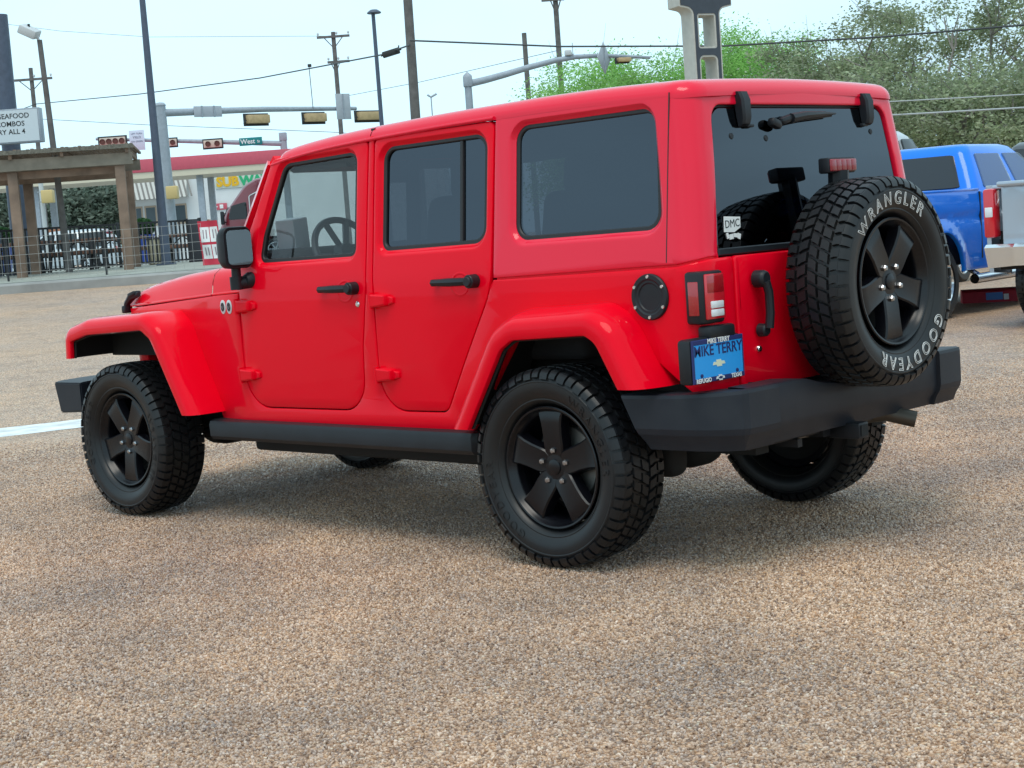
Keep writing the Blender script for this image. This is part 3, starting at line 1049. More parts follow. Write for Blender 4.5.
# ---- flares
def ytap(a, y):
    return y
for sg in (1, -1):
    for nm, path, body_y in (('front', FF, None), ('rear', RF, .75)):
        bm = nb()
        pth = path if path[0][0] > path[-1][0] else path[::-1]      # front to rear
        def yf(a, y, nm=nm):
            if nm == 'front' and y < .7:
                return sg * (ysm(.9) - taper(a) - .03)
            return sg * (y - (max(0, a - 2.9) * .06 if nm == 'front' else 0))
        inner_y = .6
        if nm == 'front':
            sect = [(0, inner_y), (0, .82), (.002, .87), (.008, .900), (.018, .920), (.032, .931), (.046, .935), (.074, .936), (.084, .932), (.088, .922), (.086, .912), (.03, .905), (.014, .80), (.012, inner_y)]
            lsec = [(.018, inner_y), (.020, .80), (.036, .898), (.090, .908), (.093, .900), (.045, .885), (.03, .8), (.026, inner_y)]
            cuts = [(2.6, (0, 0, .535), (0, 0, -1), True), (3.0, (0, 0, .80), (0, 0, -1), False)]
        else:
            sect = [(0, inner_y), (0, .79), (.004, .83), (.012, .870), (.024, .902), (.040, .925), (.056, .934), (.075, .936), (.100, .936), (.110, .932), (.114, .922), (.112, .912), (.05, .905), (.018, .80), (.014, inner_y)]
            lsec = [(.020, inner_y), (.024, .80), (.056, .898), (.116, .908), (.119, .900), (.065, .885), (.04, .8), (.03, inner_y)]
            cuts = [(0, (0, 0, .525), (0, 0, -1), True), (0, (0, 0, .705), (0, 0, -1), False)]
        def clipped(sec):
            bm = nb()
            sweep(bm, pth, sec, closed_sect=True, yfun=yf)
            xm = 2.75 if nm == 'front' else 0.0
            zf, zr = (.80, .535) if nm == 'front' else (.530, .700)
            # trim both legs level, in two halves
            geom = bm.verts[:] + bm.edges[:] + bm.faces[:]
            bmesh.ops.bisect_plane(bm, geom=geom, dist=1e-5, plane_co=(xm, 0, 0), plane_no=(1, 0, 0))
            for front_half, zc in ((True, zf), (False, zr)):
                fs = [f_ for f_ in bm.faces if (f_.calc_center_median().x > xm) == front_half]
                es = list({e for f_ in fs for e in f_.edges}); vs = list({v for f_ in fs for v in f_.verts})
                r_ = bmesh.ops.bisect_plane(bm, geom=vs + es + fs, dist=1e-5, plane_co=(0, 0, zc), plane_no=(0, 0, -1), clear_outer=True)
                cut = [e for e in r_['geom_cut'] if isinstance(e, bmesh.types.BMEdge)]
                bmesh.ops.holes_fill(bm, edges=[e for e in cut if e.is_valid and e.is_boundary], sides=0)
            return bm
        FL = obj('fender_flare', clipped(sect), RED, CAR, angle=38)
        obj('flare_liner', clipped(lsec), DARK, FL)
# marker lamp on the front flare tips is hidden from the photo's side; the bumper end shows
BADGE = mat('badge_silver', (.62, .64, .65), .35)
# ---- hood, cowl, grille
def hood_half(x):
    return float(np.interp(x, [2.0, 2.25, 3.2], [.752, .728, .588]))
def hood_top(x):
    return float(np.interp(x, [2.0, 2.25, 2.6, 2.9, 3.08, 3.17, 3.22], [1.236, 1.228, 1.205, 1.172, 1.143, 1.118, 1.085]))
def hood_low(x):
    return float(np.interp(x, [2.0, 2.25, 3.2], [1.098, 1.088, 1.040]))
def hood_sec(x):
    w, t, l = hood_half(x), hood_top(x), hood_low(x)
    l = min(l, t - .02)
    pts = [(w + .012, l), (w + .013, l + .006), (w + .004, l + .012), (w - .004, l + (t - l) * .45), (w - .02, l + (t - l) * .72), (w - .055, l + (t - l) * .90), (w - .12, t - .006), (w - .3, t + .010), (.15, t + .022), (0, t + .024)]
    return [(x, y, z) for y, z in pts] + [(x, -y, z) for y, z in pts[-2::-1]]
bm = nb()
loft(bm, [hood_sec(x) for x in (2.262, 2.4, 2.6, 2.8, 2.95, 3.08, 3.14, 3.18, 3.215)], closed=False)
HD = obj('hood', bm, RED, CAR, angle=40)
bm = nb()
loft(bm, [hood_sec(x) for x in (1.99, 2.06, 2.14, 2.2, 2.255)], closed=False)
obj('cowl', bm, RED, CAR, angle=40)
bm = nb()
box(bm, (3.15, 0, .86), (.10, 1.15, .42), bevel=.03)
GR = obj('grille', bm, RED, CAR)
bm = nb()
for k in range(7):
    box(bm, (3.203, (k - 3) * .085, .90), (.004, .045, .25), bevel=.001)
obj('grille_slots', bm, SEAL, GR)
for sg in (1, -1):
    bm = nb()
    lathe(bm, [(0, .035), (.06, .03), (.088, .014), (.095, 0), (.095, -.01)], 28, Mx=Matrix.Translation((3.202, sg * .42, .92)) @ Matrix.Rotation(R(-90), 4, 'Z'))
    obj('headlamp', bm, LENSW, GR)
    bm = nb()       # rubber hood latch
    q = [(3.05, sg * .628, 1.105), (3.125, sg * .622, 1.095), (3.18, sg * .618, 1.06), (3.195, sg * .612, 1.02)]
    tube(bm, q, .022, 8, radii=[.012, .022, .017, .021])
    box(bm, (3.19, sg * .615, 1.03), (.035, .05, .04), bevel=.008)
    box(bm, (3.10, sg * .622, 1.108), (.06, .05, .022), rot=Matrix.Rotation(R(14), 4, 'Y'), bevel=.006)
    obj('hood_latch', bm, BLACKP, HD)
    for x in (2.127, 2.066):       # round badges on the cowl side
        bm = nb()
        pts = [(x + .026 * math.cos(t), 1.034 + .033 * math.sin(t)) for t in np.linspace(0, 2 * math.pi, 24, endpoint=False)]
        panel(bm, pts, (), [(.002, -.004), (0, -.003), (0, .004)], (), side(sg), flip=(sg < 0))
        BG = obj('badge', bm, BADGE, CAR)
        bm = nb()
        pts = [(x + .017 * math.cos(t), 1.034 + .021 * math.sin(t)) for t in np.linspace(0, 2 * math.pi, 20, endpoint=False)]
        pt2 = [(x + .010 * math.cos(t), 1.034 + .012 * math.sin(t)) for t in np.linspace(0, 2 * math.pi, 20, endpoint=False)]
        panel(bm, pts, [pt2], [(0, -.0052), (0, 0)], [(0, -.0052), (0, 0)], side(sg), flip=(sg < 0))
        panel(bm, [(x - .009, 1.022), (x + .002, 1.022), (x + .006, 1.046), (x - .004, 1.046)], (), [(0, -.0052), (0, 0)], (), side(sg), flip=(sg < 0))
        obj('badge_print', bm, BLACKP, BG)

# ---- windscreen frame, glass, mirrors
bm = nb()
for sg in (1, -1):
    a = Vector((2.055, sg * .722, 1.215)); c = Vector((1.782, sg * .672, 1.672))
    tube(bm, [a, c], .036, 4, radii=[.046, .040])
    box(bm, tuple((a + c) / 2), (.01, .01, .01))
tube(bm, [(1.775, .675, 1.680), (1.775, -.675, 1.680)], .030, 4)
tube(bm, [(2.05, .70, 1.225), (2.05, -.70, 1.225)], .04, 4)
bmesh.ops.recalc_face_normals(bm, faces=bm.faces[:])
WS = obj('windscreen_frame', bm, RED, CAR)
bm = nb()
loft(bm, [[(2.048, .69, 1.24), (2.048, -.69, 1.24), (2.052, -.69, 1.243), (2.052, .69, 1.243)], [(1.768, .645, 1.69), (1.768, -.645, 1.69), (1.772, -.645, 1.693), (1.772, .645, 1.693)]])
obj('windscreen_glass', bm, CLEAR, WS)
for sg in (1, -1):
    bm = nb()
    y0, y1, z0, z1, x = .772, .930, 1.212, 1.402, 1.86
    def rr(i, xx):
        p = fillet([(y0 + i, z0 + i), (y1 - i, z0 + i), (y1 - i, z1 - i), (y0 + i, z1 - i)], .035, 5)
        return [(xx, sg * a, c) for a, c in p]
    loft(bm, [rr(.012, x + .006), rr(.010, x), rr(.003, x), rr(0, x + .008), rr(.002, x + .045), rr(.018, x + .080), rr(.045, x + .095)])
    MI = obj('side_mirror', bm, BLACKP, CAR)
    bm = nb()
    p = fillet([(y0 + .016, z0 + .016), (y1 - .016, z0 + .016), (y1 - .016, z1 - .016), (y0 + .016, z1 - .016)], .024, 5)
    fc = bm.faces.new([bm.verts.new((x - .010 + (a - .85) * .13 + (c - 1.3) * .02, sg * a, c)) for a, c in p])
    r_ = bmesh.ops.extrude_face_region(bm, geom=[fc])
    for v in r_['geom']:
        if isinstance(v, bmesh.types.BMVert): v.co.x += .014
    bmesh.ops.recalc_face_normals(bm, faces=bm.faces[:])
    obj('mirror_glass', bm, MIRR, MI)
    bm = nb()
    tube(bm, [(1.900, sg * .845, 1.225), (1.905, sg * .845, 1.12)], .022, 12)
    tube(bm, [(1.905, sg * .845, 1.175), (1.905, sg * .845, 1.115)], .030, 12)
    tube(bm, [(1.905, sg * .845, 1.14), (1.89, sg * .79, 1.145)], .028, 12)
    lathe(bm, [(0, .035), (.025, .030), (.036, .012), (.038, -.02)], 20, Mx=Matrix.Translation((1.885, sg * .782, 1.155)) @ (Matrix.Rotation(math.pi, 4, 'Z') if sg < 0 else Matrix()))
    obj('mirror_arm', bm, BLACKP, MI)

# ---- bumpers, rock rails, tow hitch, exhaust
plan_cap = [(-.358, .850), (-.60, .846), (-.705, .830), (-.790, .802), (-.846, .770), (-.859, .748), (-.862, .700), (-.864, .62), (-.864, .575)]
def bumper_ring(px, py, nx, ny, shear, top, low=.470, inset=0.0):
    rr = []
    for d, z in ((-.11, top), (-.014, top), (-.003, top - .004), (0, top - .016), (0, .550), (-.006, .528), (-.024, .500), (-.036, low), (-.12, low)):
        dd = d - inset
        rr.append((px + nx * dd - shear * (top - z) * (-1), py + ny * dd, z) if False else (px + nx * dd - shear * (top - z), py + ny * dd, z))
    return rr
for sg in (1, -1):
    bm = nb()
    rings = []
    for i, (x, y) in enumerate(plan_cap):
        a = Vector(plan_cap[max(0, i - 1)]); c = Vector(plan_cap[min(len(plan_cap) - 1, i + 1)])
        t = (c - a).normalized()
        n = Vector((t.y, -t.x))
        if n.y < 0 and i < 4: n = -n
        if n.x > 0: n = -n
        if i == 0: n = Vector((0, 1))
        sh_ = [.50, .36, .16, .05, 0, 0, 0, 0, 0][i]
        rings.append([(p[0], sg * (p[1] - .015) + .015, p[2]) for p in bumper_ring(x, y, n.x, n.y, sh_, [.672, .676, .680, .684, .688, .690, .690, .690, .690][i])])
    rings.append([(p[0] + .026, p[1] - sg * .006, p[2]) for p in rings[-1]])
    loft(bm, rings)
    bmesh.ops.recalc_face_normals(bm, faces=bm.faces[:])
    obj('bumper_end', bm, GREYP, CAR, angle=13)
bm = nb()
rings = []
for y in [.585, .58, .45, .36, .30, .24, .16, .05, -.05, -.14, -.22, -.28, -.34, -.45, -.58, -.585]:
    dip = .05 * max(0, 1 - ((y - .02) / .36) ** 2) ** .8
    rings.append([(p[0], y, p[2]) for p in bumper_ring(-.848, y, -1, 0, 0, .688 - dip)])
loft(bm, rings)
obj('bumper', bm, GREYP, CAR, angle=24)
bm = nb()
for sg in (1, -1):
    loft(bm, [[(3.70, sg * .30, .67), (3.70, sg * .30, .49), (3.38, sg * .30, .49), (3.38, sg * .30, .67)],
              [(3.69, sg * .62, .67), (3.69, sg * .62, .49), (3.38, sg * .62, .49), (3.38, sg * .62, .67)],
              [(3.66, sg * .78, .668), (3.62, sg * .78, .495), (3.38, sg * .78, .505), (3.38, sg * .78, .668)],
              [(3.635, sg * .825, .663), (3.60, sg * .82, .500), (3.38, sg * .82, .512), (3.38, sg * .82, .663)]])
box(bm, (3.45, 0, .59), (.30, .62, .18), bevel=.02)
bmesh.ops.bevel(bm, geom=bm.edges[:], offset=.008, segments=2, affect='EDGES', clamp_overlap=True)
obj('bumper', bm, GREYP, CAR)
for sg in (1, -1):
    bm = nb()
    prof = [(.70, .500), (.800, .503), (.822, .497), (.830, .480), (.828, .425), (.815, .408), (.70, .400)]
    loft(bm, [[(x, sg * (y - e), z) for y, z in prof] for x, e in ((2.26, .02), (2.24, 0), (.46, 0), (.44, .02))])
    bmesh.ops.recalc_face_normals(bm, faces=bm.faces[:])
    obj('rock_rail', bm, BLACKP, CAR)
bm = nb()
box(bm, (-.80, .050, .448), (.14, .066, .060), bevel=.004)
HT_ = obj('tow_hitch', bm, BLACKP, CAR)
bm = nb()
box(bm, (-.872, .050, .448), (.006, .046, .042))
obj('hitch_opening', bm, DARK, HT_)
bm = nb()
box(bm, (-.66, .05, .47), (.16, 1.1, .05), bevel=.01)
box(bm, (-.70, .12, .455), (.1, .05, .05)); box(bm, (-.70, .30, .43), (.1, .03, .03))
obj('hitch_beam', bm, BLACKP, CAR)
bm = nb()
tube(bm, [(-.20, .30, .45), (-.45, .10, .435), (-.62, -.17, .455), (-.76, -.285, .468), (-.860, -.345, .436)], .033, 14, cap=False)
tube(bm, [(-.855, -.342, .438), (-.78, -.297, .462)], .028, 14)
obj('exhaust_pipe', bm, mat('exhaust_metal', (.10, .085, .07), .5, metal=.7), CAR)
bm = nb()
tube(bm, [(-.60, .46, .520), (-.61, -.02, .505)], .095, 20)
obj('muffler', bm, mat('muffler_metal', (.34, .31, .27), .5, metal=.6, noise=.3), CAR)
# chassis, axles, tank
bm = nb()
for sg in (1, -1):
    box(bm, (1.35, sg * .40, .46), (4.0, .08, .12))
    box(bm, (1.36, sg * .53, .385), (1.75, .10, .13), bevel=.02)
    tube(bm, [(.02, sg * .50, .62), (.30, sg * .40, .42)], .03, 8)
    tube(bm, [(-.12, sg * .48, .40), (-.16, sg * .46, .75)], .03, 10)
    tube(bm, [(0, sg * .42, .42), (0, sg * .42, .7)], .06, 12)
    tube(bm, [(2.947, sg * .42, .42), (2.947, sg * .42, .9)], .06, 12)
    tube(bm, [(2.85, sg * .42, .36), (1.95, sg * .42, .46)], .03, 8)
tube(bm, [(0, .62, .393), (0, -.62, .393)], .042, 12)
tube(bm, [(2.947, .62, .393), (2.947, -.62, .393)], .042, 12)
box(bm, (0, .02, .39), (.26, .27, .25), bevel=.09, seg=4)
box(bm, (2.947, .22, .39), (.24, .24, .22), bevel=.08, seg=4)
box(bm, (1.55, 0, .40), (1.1, .70, .13), bevel=.03)
box(bm, (1.42, .10, .345), (.50, .50, .10), bevel=.045, seg=3)
box(bm, (.62, .22, .38), (.9, .40, .20), bevel=.05)
box(bm, (2.25, .36, .40), (.50, .10, .10), bevel=.02)
box(bm, (-.28, .50, .42), (.14, .12, .22), bevel=.05, seg=3)
obj('chassis', bm, DARK, CAR)

# ---- wheels
def tyre_bm():
    bm = nb()
    half = [(.236, .070), (.243, .086), (.252, .100), (.262, .110), (.266, .1125), (.270, .112), (.288, .124), (.318, .1285), (.338, .1275), (.341, .1295), (.346, .1290), (.349, .1262), (.362, .121), (.372, .113), (.380, .100), (.3835, .08), (.385, .04)]
    prof = half + [(.3855, 0)] + [(r, -w) for r, w in half[::-1]]
    prof = [((.236 + (r - .236) * .925), w) for r, w in prof]
    lathe(bm, prof, 96)
    N = 52
    rs = random.Random(3)
    def blk(th, dth, w0, w1, skew, r0, r1t, rows=None):
        # tread block: bottom at r0, top r1 with slightly drafted walls; six-sided top
        tw = [(-.5, w0), (-.42, (w0 + w1) / 2), (-.5, w1), (.5, w1), (.58, (w0 + w1) / 2), (.5, w0)]
        wm = (w0 + w1) / 2
        lo, hi = [], []
        for a, w in tw:
            t = th + dth * a + skew * (w - wm)
            lo.append(bm.verts.new((r0 * math.cos(t), w, r0 * math.sin(t))))
            t = th + dth * a * .88 + skew * (w - wm) * .92
            w_ = wm + (w - wm) * .90
            r1 = r1t - .0045 * (abs(w_) / .10) ** 2
            hi.append(bm.verts.new((r1 * math.cos(t), w_, r1 * math.sin(t))))
        n = len(tw)
        fs = [bm.faces.new(hi)]
        for k in range(n):
            fs.append(bm.faces.new((lo[k], lo[(k + 1) % n], hi[(k + 1) % n], hi[k])))
        bmesh.ops.recalc_face_normals(bm, faces=fs)
    st = 2 * math.pi / N
    for k in range(N):
        t = k * st
        for row, (wc, wd, ph, sk, fr) in enumerate(((-.046, .040, .25, 3.5, .80), (0, .038, .75, -4.0, .78), (.046, .040, .25, -3.5, .80))):
            blk(t + ph * st + rs.uniform(-.04, .04) * st, st * fr, wc - wd / 2, wc + wd / 2, sk * st / .14 * .35, .3715, .3868)
        for sg in (1, -1):
            ln = .026 if k % 2 else .034
            blk(t + (.55 if sg > 0 else .05) * st, st * .72, sg * .073, sg * .110, sg * 1.2 * st / .14 * .3, .365, .3868)
            # lug that runs down on to the sidewall
            tt = t + (.55 if sg > 0 else .05) * st
            ww = .34 if k % 2 else .42
            pr = [(.3815, .104), (.3795, .114), (.3725, .1215), (.3635, .1290), (.352 if k % 2 else .345, .1335), (.348 if k % 2 else .341, .124)]
            loft(bm, [[(r_ * math.cos(tt + d * st * ww), sg * w_, r_ * math.sin(tt + d * st * ww)) for r_, w_ in pr + [(.345, .100)]] for d in (-1, 1)])
    return bm
def rim_bm():
    bm = nb()
    lathe(bm, [(.232, .060), (.237, .064), (.237, .069), (.233, .0725), (.227, .071), (.222, .064), (.217, .054), (.209, .046), (.204, .030), (.202, -.02), (.200, -.09), (.23, -.10)], 72)
    # hub and cap
    lathe(bm, [(0, .0535), (.024, .0535), (.029, .0515), (.0305, .047), (.045, .046), (.074, .044), (.084, .036), (.088, .0)], 48)
    for k in range(5):
        th = R(72 * k)
        M4 = Matrix.Rotation(-th, 4, 'Y')
        rings = []
        for r, hw, w in ((.030, .026, .044), (.060, .045, .050), (.09, .0465, .0535), (.13, .0465, .0565), (.17, .0500, .0585), (.198, .0560, .0585), (.214, .0620, .054)):
            rings.append([M4 @ Vector((r, y, x)) for x, y in ((-hw - .010, w - .045), (-hw - .002, w - .006), (-hw + .004, w), (-hw * .5, w - .0015), (hw * .5, w - .0015), (hw - .004, w), (hw + .002, w - .006), (hw + .010, w - .045))])
        loft(bm, rings)
    return bm
LUG = mat('lug_steel', (.42, .43, .45), .16, metal=1.0)
def lug_bm():
    bm = nb()
    lathe(bm, [(0, .020), (.009, .019), (.0125, .014), (.013, .0), (.0165, -.001), (.0165, -.008)], 6)
    return bm
tyre_me = rim_me = None
def make_wheel(name):
    Wl = obj(name, rim_bm(), RIMM, CAR, angle=28)
    ty = obj('tyre', tyre_bm(), RUBBER, Wl, angle=30)
    ty.location.y = -.028
    for k in range(5):
        bm = lug_bm()
        t = R(72 * k)
        xform(bm, bm.verts, Matrix.Translation((.0635 * math.cos(t), .041, .0635 * math.sin(t))))
        obj('lug_nut', bm, LUG, Wl, angle=20)
    bm = nb()
    lathe(bm, [(.205, -.085), (.16, -.060), (.10, -.055), (.0, -.05)], 40)
    obj('backing_plate', bm, DARK, Wl)
    bm = nb()
    lathe(bm, [(.06, -.020), (.150, -.020), (.152, -.024), (.152, -.045), (.06, -.045)], 48)
    obj('brake_disc', bm, STEEL, Wl)
    return Wl
w0 = make_wheel('wheel')
def place_wheel(o, x, sg, rot):
    o.location = (x, sg * .792, .3865)
    o.rotation_euler = (0, -R(rot), 0 if sg > 0 else math.pi)
place_wheel(w0, 0, 1, 90)
for (x, sg, rot) in ((2.932, 1, 126), (0, -1, 40), (2.932, -1, 10)):
    wl = copy_tree(w0, CAR)
    place_wheel(wl, x, sg, rot)
    if x == 0: wl.location = (-.035, -.768, .3865)
sw = copy_tree(w0, CAR)
sw.name = 'spare_wheel'
for ch in list(sw.children):
    if ch.name.startswith(('brake_disc',)):
        bpy.data.objects.remove(ch)
for ch in sw.children:
    if ch.name.startswith('tyre'):
        ch.location.y = -.034; ch.scale = (1.012, .98, 1.012)
sw.location = (-.940, .058, .988)
sw.matrix_basis = Matrix.Translation((-.950, .022, 1.005)) @ Matrix.Rotation(R(89.5), 4, 'Z') @ Matrix.Rotation(-R(126), 4, 'Y')
# raised white outline letters on the spare tyre (wheel frame: axis +y, seen from +y)
def bend_text(rm, a0, k_=.98, s_=.034):
    def f(p):
        # text runs clockwise with its top outward, as read on the tyre's outer side
        t = a0 - p.x / rm
        r = (rm + p.y) * (1.012 if k_ < 1 else 1)
        w = float(np.interp(r, [.267, .284, .312, .330, .341], [.112, .124, .1285, .1278, .1265])) + .0022
        # viewed from +y with z up, +x points to the left; the spare tyre is narrower than the road tyres
        return Vector((-r * math.cos(t), (w + p.z) * k_ - s_, r * math.sin(t)))
    return f
Rs = Matrix.Rotation(R(126), 4, 'Y')
for word, ac, sz in (('WRANGLER', 99, .066), ('GOODYEAR', -74, .066)):
    bm = text_bm(word, sz, Rs, outline=.0011, bend=bend_text(.301, R(ac)), space=1.5)
    ww = obj('lettering', bm, WHITE, sw)

# the road tyres carry the same words in raised black rubber
for wl_ in [o_ for o_ in CAR.children if o_.name.startswith('wheel')]:
    for word, ac in (('WRANGLER', 120), ('GOODYEAR', -60)):
        obj('lettering', text_bm(word, .050, Matrix(), .0005, bend=bend_text(.299, R(ac), 1.0, .028), space=1.4), RUBBER, wl_)

# ---- cabin
bm = nb()
box(bm, (1.90, 0, 1.165), (.26, 1.34, .24), bevel=.04, seg=3)
box(bm, (1.80, 0, .98), (.30, 1.30, .30), bevel=.04)
box(bm, (1.55, 0, .80), (.6, .22, .30), bevel=.03)
DB = obj('dashboard', bm, CLOTH, CAR)
bm = nb()
n = 40
c = Vector((1.66, .37, 1.240)); ax = Vector((-.88, 0, .47)).normalized(); u_ = Vector((0, 1, 0)); v_ = ax.cross(u_)
ring = [c + (u_ * math.cos(2 * math.pi * k / n) + v_ * math.sin(2 * math.pi * k / n)) * .185 for k in range(n + 1)]
tube(bm, ring, .016, 8, cap=False)
for a in (0, 180, 250, 290):
    e = c + (u_ * math.cos(R(a)) + v_ * math.sin(R(a))) * .18
    tube(bm, [c - ax * .02, e], .016, 6)
tube(bm, [c, c - ax * .3], .03, 8)
lathe(bm, [(0, .02), (.05, .015), (.07, -.02)], 20, Mx=Matrix.Translation(c) @ ax.to_track_quat('Y', 'Z').to_matrix().to_4x4())
obj('steering_wheel', bm, mat('steering_grey', (.05, .05, .055), .5), CAR)
for (x, y) in ((1.05, .36), (1.05, -.36), (.20, .38), (.20, -.38)):
    bm = nb()
    box(bm, (x + .05, y, .86), (.50, .50, .18), bevel=.05, seg=3)
    box(bm, (x - .20, y, 1.16), (.16, .48, .60), rot=Matrix.Rotation(R(-10), 4, 'Y'), bevel=.06, seg=3)
    box(bm, (x - .26, y, 1.53), (.10, .26, .18), rot=Matrix.Rotation(R(-6), 4, 'Y'), bevel=.04, seg=3)
    obj('seat', bm, CLOTH, CAR)
bm = nb()
for sg in (1, -1):
    tube(bm, [(.95, sg * .64, .80), (.92, sg * .60, 1.66), (-.45, sg * .60, 1.67), (-.52, sg * .66, .8)], .035, 10)
    tube(bm, [(.92, sg * .60, 1.66), (1.72, sg * .60, 1.66)], .035, 10)
tube(bm, [(.92, .60, 1.66), (.92, -.60, 1.66)], .035, 10)
obj('roll_bar', bm, CLOTH, CAR)
bm = nb()
box(bm, (1.74, 0, 1.60), (.03, .24, .07), bevel=.015)
tube(bm, [(1.755, 0, 1.62), (1.79, 0, 1.67)], .012, 6)
obj('rear_view_mirror', bm, BLACKP, CAR)
bm = nb()
box(bm, (1.90, .50, 1.350), (.10, .13, .155), rot=Matrix.Rotation(R(20), 4, 'Z') @ Matrix.Rotation(R(-5), 4, 'X'), bevel=.006)
tag(obj('reflection_box', bm, mat('reflection_grey', (.50, .53, .56), .7, noise=.1)), 'pale grey box added for a reflection in the front side window', 'box')  # added box, stands in for a pale reflection in the side glass
# ------------------------------------------------------------------ foliage
def leaf_mat(name, cols, rough=.6):
    M = bpy.data.materials.new(name)
    M.use_nodes = True
    t = M.node_tree
    p = t.nodes['Principled BSDF']
    p.inputs['Roughness'].default_value = rough
    g = t.nodes.new('ShaderNodeNewGeometry')
    r = t.nodes.new('ShaderNodeValToRGB')
    e = r.color_ramp.elements
    n = len(cols)
    e[0].position = 0; e[0].color = (*cols[0], 1)
    e[1].position = 1; e[1].color = (*cols[-1], 1)
    for i, c in enumerate(cols[1:-1]):
        q = e.new((i + 1) / (n - 1)); q.color = (*c, 1)
    t.links.new(g.outputs['Random Per Island'], r.inputs['Fac'])
    nz_ = t.nodes.new('ShaderNodeTexNoise')          # clump-scale light and dark put into the leaf colour by noise
    nz_.inputs['Scale'].default_value = .9
    nz_.inputs['Detail'].default_value = 3
    t.links.new(g.outputs['Position'], nz_.inputs['Vector'])
    mr_ = t.nodes.new('ShaderNodeMapRange')
    mr_.inputs['From Min'].default_value = .35; mr_.inputs['From Max'].default_value = .65
    mr_.inputs['To Min'].default_value = .62; mr_.inputs['To Max'].default_value = 1.25
    t.links.new(nz_.outputs['Fac'], mr_.inputs['Value'])
    mm = t.nodes.new('ShaderNodeMix'); mm.data_type = 'RGBA'; mm.blend_type = 'MULTIPLY'; mm.inputs['Factor'].default_value = 1
    t.links.new(r.outputs['Color'], mm.inputs[6]); t.links.new(mr_.outputs['Result'], mm.inputs[7])
    t.links.new(mm.outputs[2], p.inputs['Base Color'])
    tr = t.nodes.new('ShaderNodeBsdfTranslucent')
    t.links.new(mm.outputs[2], tr.inputs['Color'])
    mx = t.nodes.new('ShaderNodeMixShader')
    mx.inputs['Fac'].default_value = .42
    o = t.nodes['Material Output']
    t.links.new(p.outputs['BSDF'], mx.inputs[1]); t.links.new(tr.outputs['BSDF'], mx.inputs[2])
    t.links.new(mx.outputs['Shader'], o.inputs['Surface'])
    return M
OAK = leaf_mat('oak_leaf', [(.20, .26, .13), (.34, .40, .22), (.27, .30, .18), (.46, .52, .34), (.18, .23, .12)])
GREENL = leaf_mat('fresh_leaf', [(.22, .46, .10), (.32, .58, .16), (.27, .52, .13), (.38, .62, .20)])
DARKL = leaf_mat('hazed_dark_leaf', [(.13, .17, .13), (.20, .25, .19), (.16, .20, .16)])  # greyed and lightened: distance haze is put into the leaf colour
SHRUB = leaf_mat('shrub_leaf', [(.03, .09, .03), (.05, .14, .04)])
BARK = mat('bark', (.13, .10, .08), .9, noise=.3, nscale=6)
GREYBARK = mat('grey_twig', (.22, .20, .18), .9)

def leaves_mesh(name, pts, size, M, parent, flat=.5):
    """one small bent leaf (two triangles) at every point"""
    n = len(pts)
    a = rng.normal(size=(n, 3)); a[:, 2] *= flat
    a /= np.linalg.norm(a, axis=1)[:, None]
    c = rng.normal(size=(n, 3))
    b_ = np.cross(a, c); b_ /= np.linalg.norm(b_, axis=1)[:, None]
    s = size * rng.uniform(.6, 1.3, n)[:, None]
    P = pts[:, None, :] + np.stack([-a * s, b_ * s * .45, a * s, -b_ * s * .45], 1)
    me = bpy.data.meshes.new(name)
    me.vertices.add(4 * n)
    me.vertices.foreach_set('co', P.reshape(-1).astype(np.float32))
    me.loops.add(4 * n)
    me.loops.foreach_set('vertex_index', np.arange(4 * n, dtype=np.int32))
    me.polygons.add(n)
    me.polygons.foreach_set('loop_start', np.arange(0, 4 * n, 4, dtype=np.int32))
    me.update(calc_edges=True)
    me.materials.append(M)
    o = bpy.data.objects.new(name, me)
    COL.objects.link(o)
    o.parent = parent
    return o

